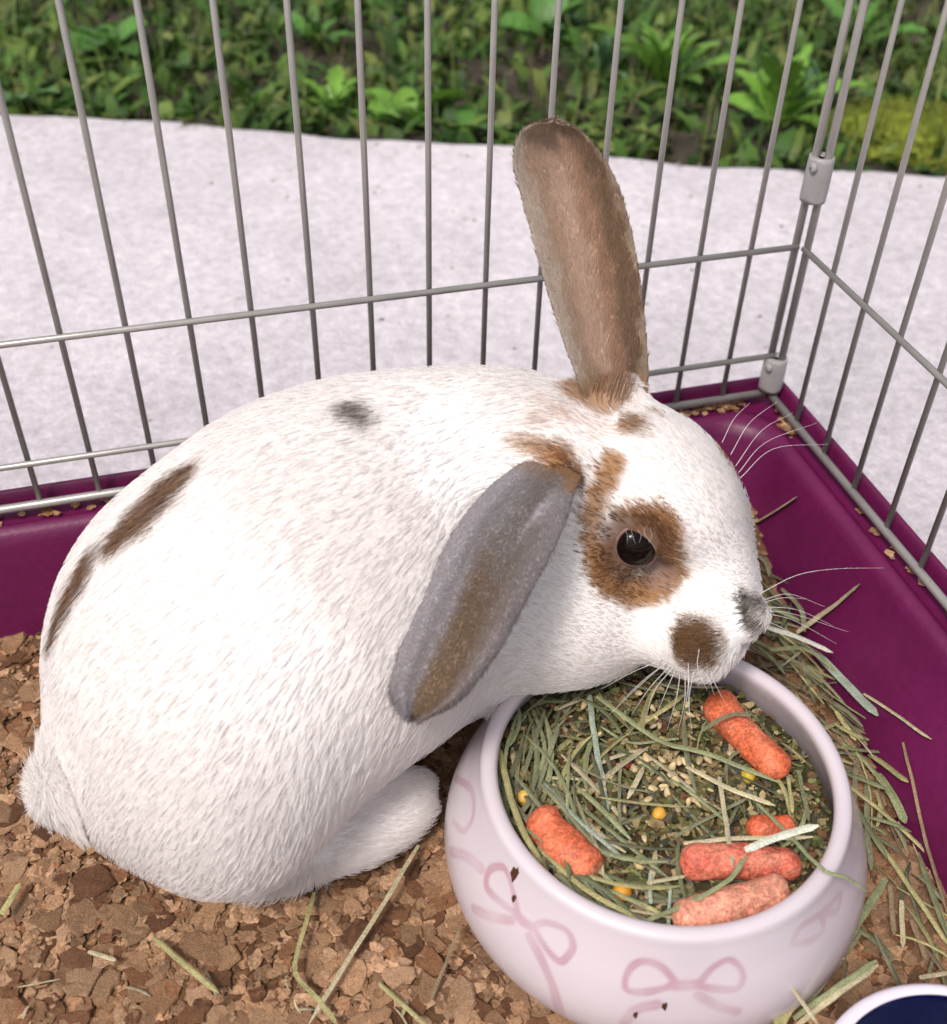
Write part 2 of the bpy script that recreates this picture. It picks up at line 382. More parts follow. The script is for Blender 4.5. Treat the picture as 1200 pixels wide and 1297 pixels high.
# ------------------------------------------------------------------ bedding
def lit(x, y):
    x = np.asarray(x, float); y = np.asarray(y, float)
    z = -2.62+.30*np.exp(-((y+.8)/1.3)**2)+.55*np.exp(-((x+.8)**2+(y+1.0)**2)/5)+.22*np.exp(-((x+.8)/1.0)**2)
    return z+.06*np.sin(x*1.1+.5)*np.sin(y*1.3)+.03*np.sin(x*2.7+y*1.9)
gx = np.linspace(TX+.75, -.72, 110); gy = np.linspace(TY+.75, -.72, 80)
GX, GY = np.meshgrid(gx, gy, indexing='ij')
bed = thing('cork_bedding', np.stack([GX, GY, lit(GX, GY)], -1).reshape(-1, 3), grid_faces(110, 80), M_base, kind='structure', label='brown cork granule bedding covering the tray floor')
def chip_shape(r):
    n = r.integers(8, 12); a = np.sort(np.linspace(0, 2*np.pi, n, endpoint=False)+r.normal(0, .2, n))
    rad = r.uniform(.55, 1.2, n); st = r.uniform(.6, 1)
    x = rad*np.cos(a); y = rad*np.sin(a)*st; th = r.uniform(.14, .28)
    top = np.stack([x*.9, y*.9, th+r.normal(0, .05, n)], 1); mid = np.stack([x, y, np.full(n, th*.5)+r.normal(0, .03, n)], 1); bot = np.stack([x*.85, y*.85, np.zeros(n)], 1)
    V = np.vstack([top, mid, bot, [[r.normal(0, .1), r.normal(0, .1), th+r.normal(.02, .06)]]])
    F = []
    for i in range(n):
        j = (i+1) % n; F += [[i, j, 3*n][::1], [n+i, n+j, j, i], [2*n+i, 2*n+j, n+j, n+i]]
    return V, F
SHAPES = [chip_shape(rng) for _ in range(20)]
CHIPME = [mesh('cork_chip', v, f, M_chipo, smooth=False) for v, f in SHAPES]
PALC = np.array([(.29, .165, .092), (.24, .13, .070), (.31, .18, .10), (.18, .085, .042), (.25, .15, .085), (.11, .052, .027), (.36, .22, .13), (.20, .115, .065)])
NC = 19500
cx = rng.uniform(-17.5, -.75, NC); cy = -.75-11.5*rng.uniform(0, 1, NC)
NE = 4200; ox = rng.uniform(-23.2, -.75, NE); oy = rng.uniform(-14.2, -.75, NE); far_ = (ox < -17.5) | (oy < -12.25)
cx[:far_.sum()] = ox[far_]; cy[:far_.sum()] = oy[far_]          # thinner cover where the litter runs on
cs = np.clip(np.exp(rng.normal(-2.2, .52, NC)), .045, .34)
order = np.argsort(-cs); cx, cy, cs = cx[order], cy[order], cs[order]
cz = lit(cx, cy)+rng.uniform(-.03, .05, NC)+.02*(cs < .18)
ca = rng.uniform(0, 6.28, NC); tx_, ty_ = rng.normal(0, .09, NC)*(1+(cs < .14)), rng.normal(0, .09, NC)*(1+(cs < .14))
cc = PALC[rng.integers(0, len(PALC), NC)]*rng.uniform(.75, 1.25, (NC, 1))
# pieces that show: in the frame, not under the rabbit or the bowls
PW = np.stack([cx, cy, cz], 1)-EYE; dep = PW@FW
ppx = 600+F_PX*(PW@RT)/dep; ppy = 648-F_PX*(PW@UP)/dep
def outside(x, y):
    ok = (x > -10) & (x < 1210) & (y > 600) & (y < 1310)
    ok &= ~(((x-330)/300)**2+((y-780)/385)**2 < 1); ok &= ~(((x-830)/275)**2+((y-1060)/250)**2 < 1); ok &= ~((x > 280) & (x < 900) & (y < 1080))
    ok &= ~(((x-1150)/150)**2+((y-1400)/160)**2 < 1)
    return ok
vis = np.where(outside(ppx, ppy))[0]
big = set(vis[np.argsort(-(cs[vis]/dep[vis]))][:300].tolist())
bag = Bag()
for i in range(NC):
    sh = rng.integers(0, 20)
    rot = Matrix.Rotation(ca[i], 3, 'Z') @ Matrix.Rotation(tx_[i], 3, 'X') @ Matrix.Rotation(ty_[i], 3, 'Y')
    zs = cs[i]*.6
    if i in big:
        o = bpy.data.objects.new('cork_chip', CHIPME[sh]); link(o, bed, (cx[i], cy[i], cz[i]+.015))
        o.rotation_euler = rot.to_euler(); o.scale = (cs[i]*1.08, cs[i]*1.08, zs); o.color = (*cc[i], 1)
    else:
        v = SHAPES[sh][0]*[cs[i], cs[i], zs]
        bag.add(v@np.array(rot).T+[cx[i], cy[i], cz[i]], SHAPES[sh][1], cc[i])
bag.build('cork_granules', M_chip, parent=bed, smooth=False, kind='stuff')
# crumbs lying in the rim channel
bag = Bag()
for i in range(110):
    t = rng.uniform(0, 1)
    if rng.uniform() < .5: x, y = -rng.choice([rng.uniform(.4, 2), rng.uniform(11, 15)]), rng.uniform(-.1, .16)
    else: x, y = rng.uniform(-.1, .16), -rng.choice([rng.uniform(.3, 1.2), rng.uniform(3, 8)])
    s = rng.uniform(.04, .13); v, f = SHAPES[rng.integers(0, 20)]
    a = rng.uniform(0, 6.28); m3 = np.array([[_c(a), -_s(a), 0], [_s(a), _c(a), 0], [0, 0, 1]])
    bag.add((v*[s, s, s])@m3.T+[x, y, -.27+rng.uniform(0, .1)], f, PALC[rng.integers(0, 8)]*1.2)
bag.build('cork_crumbs', M_chip, kind='stuff', smooth=False, label='cork crumbs caught in the rim channel of the tray')

# ------------------------------------------------------------------ food bowl
BC = np.array([-5.52, -7.76, 0.0]); RIMZ = -.40
bprof = [(.05, -2.25), (1.5, -2.25), (2.35, -2.15), (2.62, -1.8), (2.62, -1.4), (2.50, -.95), (2.40, -.62), (2.385, -.50), (2.42, -.43), (2.49, -.40), (2.57, -.415), (2.625, -.47),
         (2.68, -.62), (2.80, -.90), (2.97, -1.25), (3.10, -1.62), (3.14, -1.95), (3.10, -2.25), (2.98, -2.5), (2.86, -2.66), (2.7, -2.70), (.05, -2.70)]
bprof = rounded(bprof, 12)
V, F = revolve(bprof, 820)
# pink ribbon bows printed on the glaze
def hit_bowl(x, y):
    d = ray(x, y); ts = np.linspace(12, 22, 1600); p = EYE+d*ts[:, None]-BC
    o = bprof[11*12:20*12]; rr = np.interp(-p[:, 2], -o[:, 1], o[:, 0], left=0, right=0)
    h = np.where(np.hypot(p[:, 0], p[:, 1]) < rr)[0]
    return p[h[0]] if len(h) else None
Z4 = lambda L: [(540+x/2.857, 1060+y/2.857) for x, y in L]
Z5 = lambda L: [(930+x/4.444, 1020+y/4.444) for x, y in L]
RIB = [(Z4([(905, 525), (850, 470), (780, 450), (730, 490), (725, 550), (790, 560), (895, 537)]), .085, 1),
       (Z4([(990, 525), (1040, 470), (1100, 445), (1145, 490), (1130, 545), (1060, 550), (985, 537)]), .085, 1),
       (Z4([(895, 535), (940, 535), (990, 530)]), .13, 1.0), (Z4([(840, 605), (760, 625), (715, 672)]), .12, .8), (Z4([(985, 570), (1050, 610), (1125, 632)]), .12, .7),
       (Z4([(330, 275), (270, 235), (220, 180), (230, 120), (280, 110), (305, 160), (328, 262)]), .085, .9),
       (Z4([(390, 322), (440, 310), (510, 340), (530, 400), (490, 450), (450, 420), (390, 330)]), .085, 1),
       (Z4([(325, 275), (345, 300), (380, 325)]), .12, .9), (Z4([(310, 300), (240, 290), (175, 262)]), .12, .8), (Z4([(375, 360), (420, 450), (460, 545), (490, 640), (525, 675)]), .12, .8),
       (Z5([(330, 770), (370, 690), (440, 640), (490, 620), (500, 700), (430, 760), (350, 780)]), .085, .45), (Z5([(500, 600), (560, 540), (600, 500), (580, 590), (510, 610)]), .085, .4),
       ([(578, 985), (597, 1000), (600, 1030), (588, 1052), (574, 1040)], .085, .7), ([(610, 1100), (592, 1085), (572, 1078)], .12, .6)]
ink = np.zeros(len(V))
for pts, wd, al in RIB:
    P = [hit_bowl(*q) for q in pts]; P = [q for q in P if q is not None]
    if len(P) < 2: continue
    P = rounded(P, 60); dmin = np.full(len(V), 9.0)
    for q in P: dmin = np.minimum(dmin, np.linalg.norm(V-q, axis=1))
    dmin = dmin+.010*vnoise(V, 5, 11)
    ink = np.maximum(ink, al*sstep(wd*.92, wd*.30, dmin)*(.75+.25*vnoise(V, 4, 12))*(.8+.2*sstep(0, wd*.5, dmin)))
W0 = np.array((.55, .485, .52)); PK = np.array((.36, .15, .21))
C = W0+(PK-W0)*np.clip(ink, 0, 1)[:, None]*.78
thing('food_bowl', V+BC, F[:, ::-1].copy(), M_bowl, origin=BC+[0, 0, -2.7], col=C, label='round white ceramic bowl printed with pink bows under the chin of the rabbit', cat='bowl')

# second dish
DC = np.array([-3.85, -13.05, 0.0])
dprof = rounded([(.05, -2.3), (1.35, -2.3), (1.55, -2.1), (1.60, -1.5), (1.62, -1.05), (1.66, -1.01), (1.73, -1.0), (1.79, -1.03), (1.82, -1.12), (1.86, -1.6), (1.84, -2.3), (1.78, -2.62), (1.6, -2.68), (.05, -2.68)], 4)
V, F = revolve(dprof, 120); F = F[:, ::-1].copy()
C = np.tile(np.array((.66, .60, .66)), (len(V), 1))
dz = empty('water_dish', DC+[0, 0, -2.68], 'dark blue lined dish with a pale rim cut off at the bottom corner', 'dish')
cut = 4*4+2; nseg = 120
thing('dish_body', V[cut*nseg:]+DC, F[cut*nseg:]-cut*nseg, M_bowl, parent=dz, col=C[cut*nseg:])
thing('dish_lining', V[:(cut+1)*nseg]+DC, F[:cut*nseg].copy(), M_navy, parent=dz)
for (x, y, s) in ((653, 1107, .11), (652, 1138, .06), (843, 1274, .06), (806, 1285, .05)):
    h = hit_bowl(x, y)
    if h is None: continue
    v, f = SHAPES[3]; n_ = nrm(np.array([h[0], h[1], 1.0])); q = Vector(n_).to_track_quat('Z', 'Y').to_matrix()
    thing('cork_flake', (v*[s*.7, s*1.3, .05])@np.array(q).T+h+BC, f, M_chip, smooth=False, col=np.tile((.07, .025, .015), (len(v), 1)), cat='cork flake', group='brown flecks on the bowl',
          label={653: 'dark brown flake stuck below the bowl rim at its left front', 652: 'tiny dark fleck on the left printed bow of the bowl', 843: 'dark crumb stuck low on the bowl under the front bow', 806: 'thin dark speck near the bottom edge of the bowl front'}[x])

# ------------------------------------------------------------------ feed in the bowl
FZ = -1.02
def fillz(x, y):
    r2 = ((x-BC[0])**2+(y-BC[1])**2)/2.4**2
    return FZ+.10*(1-r2)+.05*np.sin(x*3.1)*np.sin(y*2.7)+.12*np.clip(-(x-BC[0])*.5, -.4, 1)
rr = np.linspace(0, 2.52, 16); tt = np.linspace(0, 2*np.pi, 48, endpoint=False)
Rg, Tg = np.meshgrid(rr, tt, indexing='ij'); fx = BC[0]+Rg*np.cos(Tg); fy = BC[1]+Rg*np.sin(Tg)
fm = thing('feed_mix', np.stack([fx, fy, fillz(fx, fy)-.08], -1).reshape(-1, 3), grid_faces(16, 48, False, True), M_crumb, kind='stuff',
           col=np.tile((.05, .042, .018), (16*48, 1)), label='brown and green feed mix filling the bowl')
bag = Bag()
PALF = np.array([(.10, .085, .03), (.07, .075, .025), (.16, .12, .05), (.12, .06, .03), (.22, .17, .08), (.05, .05, .025), (.14, .15, .06), (.3, .23, .12), (.08, .07, .06)])
for i in range(4200):
    r_ = 2.45*math.sqrt(rng.uniform()); a = rng.uniform(0, 6.28); x, y = BC[0]+r_*_c(a), BC[1]+r_*_s(a)
    s = rng.uniform(.035, .11); v, f = SHAPES[rng.integers(0, 20)]
    rot = np.array((Matrix.Rotation(rng.uniform(0, 6.28), 3, 'Z') @ Matrix.Rotation(rng.normal(0, .6), 3, 'X')))
    bag.add((v*[s*rng.uniform(.6, 1.6), s*.8, s*1.2])@rot.T+[x, y, fillz(x, y)-.06+rng.uniform(0, .1)], f, PALF[rng.integers(0, len(PALF))]*rng.uniform(.6, 1.4))
bag.build('feed_crumbs', M_crumb, parent=fm, smooth=False, kind='stuff')

def carrot(px0, px1, width, col, label, z0=.16, z1=.16, bend=.0, crust=.4, seed=0, tipdark=None):
    a = atz(*px0, FZ+z0); b = atz(*px1, FZ+z1); L = np.linalg.norm(b-a); r = np.random.default_rng(seed)
    n, k = 40, 28; T = (b-a)/L; S = nrm(np.cross(T, [0, 0, 1])); N_ = np.cross(S, T)
    t = np.linspace(0, 1, n); endr = width*.5
    sx = np.clip(np.minimum(t, 1-t)*L/(endr*.95), 0, 1); rad = endr*(1-(1-sx)**2.6*.98)**.55*(1-.12*t+.05*np.sin(t*9+seed))
    rad[0] = rad[-1] = .01
    an = np.linspace(0, 2*np.pi, k, endpoint=False)
    P = a+T*(t*L)[:, None]+S*(bend*np.sin(np.pi*t))[:, None]
    V = P[:, None]+(S[None, None]*np.cos(an)[None, :, None]+N_[None, None]*np.sin(an)[None, :, None])*rad[:, None, None]
    V = V.reshape(-1, 3); nz = vnoise(V, 5, seed+3); nz2 = vnoise(V, 16, seed+9)
    V = V+(V-np.repeat(P, k, 0))*(.05*nz+.012*nz2+.006*r.normal(size=len(V)))[:, None]
    pale = np.array((.62, .30, .19)); c0 = np.array(col)
    mixv = np.clip(crust*(.5+.5*nz2)+.15*nz, 0, 1)[:, None]; C = c0+(pale-c0)*mixv
    tt = np.repeat(t, k)[:, None]
    if tipdark is not None:
        C = C+(np.array((.16, .11, .06))-C)*sstep(.13, .02, np.abs(tt-tipdark))*.8
    return thing('carrot_piece', V, grid_faces(n, k, False, True), M_carrot, col=C, label=label, cat='carrot', group='carrot pieces in the feed bowl')
carrot((902, 882), (996, 982), .54, (.52, .105, .040), 'orange carrot piece by the far inner bowl wall with a stem across it', .22, .22, .06, .10, 1)
carrot((676, 1030), (760, 1112), .62, (.56, .125, .055), 'smooth orange carrot piece alone at the left side of the bowl', .22, .14, .04, .08, 2, 1.0)
carrot((861, 1092), (1016, 1097), .52, (.50, .105, .065), 'reddish carrot piece under the white hay stalk in the bowl', .28, .22, -.05, .35, 3)
carrot((853, 1168), (998, 1122), .52, (.60, .22, .15), 'pale crusted carrot piece lying nearest the front rim of the bowl', .30, .30, .03, .85, 4)
carrot((945, 1052), (1008, 1046), .40, (.55, .10, .04), 'small half buried carrot piece behind the white hay stalk', .05, .08, 0, .15, 5)
def blob(sx, sy, sz, r):
    th, ph = np.meshgrid(np.linspace(.001, np.pi-.001, 7), np.linspace(0, 2*np.pi, 9, endpoint=False), indexing='ij')
    d = np.stack([np.sin(th)*np.cos(ph), np.sin(th)*np.sin(ph), np.cos(th)], -1).reshape(-1, 3)
    d[:, 0] *= (1-.35*d[:, 1]); return d*[sx, sy, sz], grid_faces(7, 9, False, True)
PEAV = blob(.15, .15, .13, rng); ME_pea = mesh('split_pea', *PEAV, M_seed); SEEDV = blob(.062, .10, .04, rng); ME_seed = mesh('pale_seed', *SEEDV, M_seed)
for (x, y, s, c, lab) in ((788, 1130, 1.0, (.60, .27, .03), 'round orange pea near the front rim between two carrot pieces'), (664, 1009, .8, (.62, .38, .08), 'yellow pea above the left carrot piece'),
                          (835, 1031, .75, (.58, .30, .04), 'small orange pea at the middle of the feed'), (948, 981, .8, (.50, .36, .04), 'greenish yellow pea beneath the far carrot piece'),
                          (795, 968, .55, (.14, .018, .014), 'small dark red pellet in the upper middle of the feed'), (812, 1092, .7, (.55, .42, .2), 'cream coloured pea left of the reddish carrot piece')):
    p = atz(x, y, FZ+.14); o = bpy.data.objects.new('split_pea', ME_pea); link(o, None, p, lab, 'pea', 'coloured peas in the feed'); o.scale = (s, s, s); o.rotation_euler = tuple(rng.uniform(0, 3, 3)); o.color = (*c, 1)
for i in range(64):
    if i < 14: x, y = [(838, 963), (880, 1015), (872, 1018), (884, 1020), (860, 965), (836, 920), (892, 895), (858, 900), (868, 985), (875, 972), (845, 1005), (900, 1002), (760, 1060), (835, 968)][i]
    else: x, y = rng.normal(835, 55), rng.normal(960, 50)
    p = atz(x, y, FZ+.1); p[2] = fillz(p[0], p[1])+.07
    if np.hypot(*(p-BC)[:2]) > 2.3: continue
    o = bpy.data.objects.new('pale_seed', ME_seed); link(o, None, p, 'pale oval seed lying loose in the middle of the feed', 'seed', 'pale seeds scattered in the feed')
    s = rng.uniform(.5, .95); o.scale = (s, s, s); o.rotation_euler = (rng.normal(0, .5), rng.normal(0, .5), rng.uniform(0, 6.28)); k = rng.uniform(.6, 1.1); o.color = (.52*k, .40*k, .22*k, 1)

# ------------------------------------------------------------------ hay
HP = dict(pale=(.47, .41, .26), green=(.25, .27, .14), dull=(.19, .19, .11), white=(.62, .63, .52), brown=(.22, .155, .09), blue=(.30, .35, .27), yel=(.36, .33, .15))
def wall_x(y, z):
    o = np.interp(z, [-2.76, -2.62, -2.3, -1.3, -.55, -.36, -.24, -.18], [1.05, .92, .84, .66, .52, .47, .40, .28])
    return -o-float(sstep(-.4, -2.4, z))*(.05+.07*min(9, max(0, -y-1)))
def clear_wall(x, y, z):
    p = atz(x, y, z); d = nrm(ray(x, y))
    for _ in range(120):
        if p[0] < wall_x(p[1], p[2])-.07: break
        p = p-d*.03
    return p
def hay(pts, wpx, tone, label, group, n=10):
    P = np.array([clear_wall(x, y, z) for x, y, z in pts]); P = curve_path(P, n)
    wd = wpx*np.linalg.norm(P.mean(0)-EYE)/F_PX
    P = P+np.stack([vnoise(P, 2.2, 21), vnoise(P, 2.2, 22), 0*P[:, 0]], 1)*.012
    wd *= .82; tw_ = rng.normal(0, .35)
    V, F = tube(P, wd, wd*.26, sides=4, taper=.75, rot=tw_)
    V[-4:] = V[-4:].mean(0)+(V[-4:]-V[-4:].mean(0))*.35
    o = thing('hay_strand', V, F, M_hayo, smooth=False, label=label, cat='hay strand', group=group)
    k = rng.uniform(.88, 1.12); c = HP[tone]; o.color = (c[0]*k, c[1]*k, c[2]*k, 1); return o
b0 = -2.36
g = 'hay strands on the bedding before the rabbit'
hay([(195, 1188, b0), (235, 1222, b0+.12), (278, 1258, b0)], 9, 'yel', 'short greenish stalk lying alone on bedding below the rabbit haunch', g)
hay([(0, 1158, b0), (26, 1118, b0)], 9, 'yel', 'short stalk stub at the left edge on the bedding', g)
hay([(112, 1205, b0), (148, 1216, b0)], 6, 'pale', 'tiny pale sliver on the bedding at lower left', g)
hay([(530, 1070, b0+.1), (470, 1170, b0+.16), (390, 1297, b0)], 7, 'pale', 'long straight pale stalk running from the hind foot to the bottom edge', g)
hay([(397, 1130, b0), (385, 1180, b0+.1), (375, 1230, b0+.08), (400, 1262, b0+.06), (428, 1300, b0)], 9, 'yel', 'kinked yellow green stalk below the rabbit hind foot', g, 16)
hay([(480, 1245, b0), (540, 1300, b0)], 7, 'yel', 'stalk left of the bowl pointing to the bottom edge', g)
hay([(583, 1175, b0+.1), (545, 1270, b0)], 5, 'brown', 'thin brown stem beside the left side of the bowl', g)
g = 'hay strands between the bowl and the side wall'
r0 = -2.3
for pts, wpx, tone, lab in [
    ([(957, 662, r0+.5), (985, 645, r0+.8), (1010, 629, r0+.9)], 9, 'pale', 'pale twig standing out beside the rabbit forehead'),
    ([(1010, 800, r0+.3), (1055, 768, r0+.6), (1090, 740, r0+.8)], 13, 'pale', 'broad pale leaf blade leaning on the magenta wall beside the nose'),
    ([(968, 792, r0+1.4), (1010, 806, r0+1.1), (1055, 826, r0+.7)], 12, 'white', 'wide whitish stalk right beside the rabbit nose'),
    ([(1035, 828, r0+.4), (1075, 868, r0+.3), (1112, 906, r0+.2)], 15, 'blue', 'broad bluish green blade between bowl and magenta wall'),
    ([(1095, 878, r0+.2), (1140, 908, r0+.4), (1181, 936, r0+.7)], 6, 'pale', 'thin pale stalk resting against the magenta wall'),
    ([(1060, 900, r0+.2), (1085, 938, r0+.2)], 9, 'yel', 'short yellow stub below the bluish green blade'),
    ([(1102, 955, r0), (1150, 990, r0+.2)], 10, 'yel', 'short yellow stalk at the foot of the magenta wall'),
    ([(1112, 980, r0), (1132, 1010, r0+.1), (1148, 1042, r0)], 13, 'green', 'dull green blade flat at the foot of the wall'),
    ([(970, 818, r0+.9), (1030, 850, r0+.6), (1072, 892, r0+.2)], 7, 'dull', 'curved grey green stem arching beside the bowl rim'),
    ([(975, 822, r0+1.1), (1020, 822, r0+.8), (1060, 850, r0+.4)], 8, 'green', 'green stem from the rabbit chin toward the wall'),
    ([(1097, 990, r0), (1100, 1050, r0+.08), (1105, 1102, r0)], 8, 'dull', 'upright dull stem right beside the bowl'),
    ([(1145, 940, r0+.3), (1170, 1050, r0+.25), (1199, 1155, r0+.2)], 6, 'brown', 'long brown stem along the foot of the magenta wall'),
    ([(1116, 1068, r0), (1160, 1135, r0+.1), (1205, 1200, r0)], 8, 'yel', 'long yellow green stalk slanting to the right edge'),
    ([(1122, 1112, r0), (1080, 1180, r0+.25), (1058, 1215, r0+.3)], 11, 'green', 'thick green stalk leaning against the right of the bowl'),
    ([(1090, 1180, r0), (1045, 1240, r0+.1), (1022, 1275, r0)], 9, 'dull', 'dull stalk running under the bowl toward the blue dish'),
    ([(1005, 1290, r0), (1060, 1250, r0+.5), (1110, 1216, r0+.55)], 10, 'green', 'upper green stalk of the bundle above the blue dish'),
    ([(1010, 1298, r0), (1065, 1256, r0+.5), (1112, 1222, r0+.5)], 10, 'pale', 'lower pale stalk of the bundle above the blue dish'),
    ([(985, 1300, r0+.3), (1000, 1275, r0+.3), (1012, 1262, r0+.3)], 16, 'yel', 'fat yellow stub left of the blue dish'),
    ([(973, 1211, r0+.6), (1005, 1252, r0+.8), (1035, 1297, r0+.9)], 6, 'pale', 'thin pale stem standing in front of the bowl by the blue dish'),
    ([(1013, 1206, r0+.5), (1000, 1240, r0+.4), (975, 1290, r0+.2)], 9, 'brown', 'brownish blade hanging down the bowl front toward the blue dish'),
    ([(1018, 1211, r0+.5), (1070, 1213, r0+.3)], 5, 'pale', 'small level sliver against the bowl at its lower right'),
    ([(1141, 1140, r0), (1145, 1200, r0)], 7, 'pale', 'short pale straw upright near the right edge'),
    ([(1127, 1120, r0), (1133, 1185, r0)], 9, 'brown', 'brown shred left of the short pale straw'),
    ([(1155, 1165, r0), (1175, 1215, r0)], 8, 'brown', 'brown shred right of the short pale straw'),
    ([(1165, 1238, r0), (1205, 1232, r0)], 6, 'pale', 'faint straw behind the rim of the blue dish'),
    ([(990, 745, r0+.4), (1015, 770, r0+.5), (1020, 800, r0+.4)], 8, 'dull', 'short dull stem right of the rabbit nose')]:
    hay(pts, wpx, tone, lab, g)
g = 'hay strands on the feed in the bowl'
f0 = FZ+.22
for pts, wpx, tone, lab in [
    ([(748, 880, f0), (752, 930, f0+.1), (772, 1028, f0)], 9, 'blue', 'thick bluish stalk running down the middle of the feed'),
    ([(757, 882, f0+.1), (830, 935, f0+.2), (900, 955, f0+.2), (990, 992, f0+.15)], 8, 'green', 'long curved stalk crossing the feed from chin to far carrot'),
    ([(633, 950, f0+.1), (655, 1035, f0+.2), (688, 1096, f0+.1)], 10, 'yel', 'yellow green stalk along the left inner wall of the bowl'),
    ([(690, 992, f0), (740, 1045, f0+.12), (788, 1086, f0)], 7, 'blue', 'pale stalk passing right of the left carrot'),
    ([(912, 983, f0+.05), (918, 1035, f0+.2), (930, 1098, f0+.3)], 7, 'pale', 'pale stem lying down over the reddish carrot'),
    ([(865, 1068, f0+.1), (940, 1062, f0+.2), (1030, 1060, f0+.2)], 7, 'pale', 'straight pale stem behind the reddish carrot'),
    ([(944, 1076, f0+.28), (990, 1058, f0+.36), (1037, 1045, f0+.42)], 12, 'white', 'bright white stalk above the reddish carrot'),
    ([(805, 1173, f0+.15), (880, 1140, f0+.3), (925, 1112, f0+.38), (947, 1082, f0+.34)], 9, 'green', 'arched stem between the two front carrots'),
    ([(680, 1072, f0), (740, 1125, f0+.1), (815, 1168, f0+.1)], 8, 'yel', 'stalk along the front rim from the left carrot'),
    ([(690, 1085, f0-.05), (745, 1138, f0+.05), (798, 1168, f0)], 7, 'dull', 'darker stalk against the front rim'),
    ([(870, 970, f0), (930, 1000, f0+.1), (982, 1020, f0+.05)], 8, 'pale', 'pale split stem in the middle right of the feed'),
    ([(960, 1018, f0+.1), (1003, 1060, f0+.35), (1045, 1103, f0+.62), (1070, 1110, f0+.55), (1100, 1130, f0+.3)], 7, 'green', 'stem bent over the right rim of the bowl'),
    ([(835, 1072, f0-.05), (890, 1040, f0), (950, 1008, f0)], 6, 'dull', 'dull stem crossing the centre of the feed'),
    ([(890, 925, f0+.3), (925, 905, f0+.42), (952, 905, f0+.4)], 7, 'dull', 'short stem lying across the far carrot'),
    ([(676, 900, f0), (690, 950, f0+.1), (675, 1000, f0)], 6, 'green', 'thin stem upright at the upper left of the feed'),
    ([(700, 985, f0), (748, 987, f0)], 6, 'pale', 'short level straw at left centre of the feed'),
    ([(787, 962, f0), (785, 1055, f0)], 5, 'dull', 'thin dull stem at the centre of the feed'),
    ([(755, 950, f0+.05), (768, 995, f0+.05)], 6, 'pale', 'short straw beside the thick bluish stalk'),
    ([(1000, 985, f0+.1), (1004, 1030, f0+.1)], 6, 'yel', 'short yellow straw under the tip of the far carrot'),
    ([(1012, 975, f0+.1), (1025, 1040, f0+.15)], 6, 'dull', 'stem along the right inner wall of the bowl'),
    ([(655, 905, f0), (640, 960, f0+.1), (650, 1010, f0)], 6, 'green', 'green stem curling at the far left of the feed'),
    ([(820, 1118, f0), (868, 1108, f0+.05)], 6, 'pale', 'short straw left of the reddish carrot end'),
    ([(760, 1140, f0), (852, 1180, f0+.05)], 7, 'dull', 'dull stalk behind the front rim at the pale carrot'),
    ([(850, 1122, f0), (848, 1180, f0)], 5, 'blue', 'thin bluish stem at the blunt end of the pale carrot'),
    ([(823, 1105, f0), (826, 1145, f0)], 6, 'blue', 'short bluish stem between orange pea and reddish carrot'),
    ([(860, 935, f0), (800, 940, f0), (760, 920, f0)], 5, 'green', 'thin green stem just below the chin whiskers')]:
    hay(pts, wpx, tone, lab, g)
# loose hay nobody could count
bag = Bag(); ht = list(HP.values())
def loose(x, y, z, L, a, wd, tilt, c):
    t = np.linspace(-.5, .5, 6); bendv = rng.normal(0, .07)*L
    P = np.stack([x+_c(a)*t*L-_s(a)*bendv*(t*t*4), y+_s(a)*t*L+_c(a)*bendv*(t*t*4), z+tilt*t*L+.04*(1-4*t*t)], 1)
    v, f = tube(P, wd, wd*.35); bag.add(v, f, np.array(c)*rng.uniform(.45, 1.1))
for i in range(330):
    r_ = 2.35*math.sqrt(rng.uniform()); a = rng.uniform(0, 6.28); x, y = BC[0]+r_*_c(a), BC[1]+r_*_s(a)
    left = x < BC[0]-.9
    if not left and rng.uniform() < .72: continue
    L = rng.uniform(.4, 1.5) if not left else rng.uniform(.8, 1.9)
    an = a+math.pi/2+rng.normal(0, .35) if (r_ > 1.7 or left) else rng.uniform(0, 6.28)
    if r_+L*.5*abs(_c(an-a)) > 2.45: L = .5
    loose(x, y, fillz(x, y)+rng.uniform(-.03, .16), L, an, rng.uniform(.03, .085), rng.normal(0, .08), (ht[1], ht[2], ht[6], ht[0], ht[2], ht[1])[rng.integers(0, 6)])
bag.build('bowl_hay', M_hay, smooth=False, kind='stuff', label='tangle of short green hay bits mixed into the feed')
bag = Bag()
for i in range(190):
    y = rng.uniform(-10.8, -1.5); x = wall_x(y, -2.3)-.12-abs(rng.normal(0, .75))
    if np.hypot(x-BC[0], y-BC[1]) < 3.1 or np.hypot(x-DC[0], y-DC[1]) < 2: continue
    dens = .95 if y > -7.5 else .5
    if rng.uniform() > dens: continue
    loose(x, y, lit(x, y)+.12+rng.uniform(0, .3), rng.uniform(.4, 1.5)*(1 if rng.uniform() < .8 else 1.5), rng.normal(1.75, .55), rng.uniform(.03, .10), rng.normal(0, .18), ht[rng.choice([0, 1, 2, 2, 4, 6, 1])])
for i in range(16):
    x, y = rng.uniform(-16, -9), rng.uniform(-10.4, -7.5); loose(x, y, lit(x, y)+.14, rng.uniform(.2, .6), rng.uniform(0, 6.28), rng.uniform(.02, .05), 0, ht[0])
bag.build('loose_hay', M_hay, smooth=False, kind='stuff', label='loose hay bits piled between the bowl and the magenta wall')
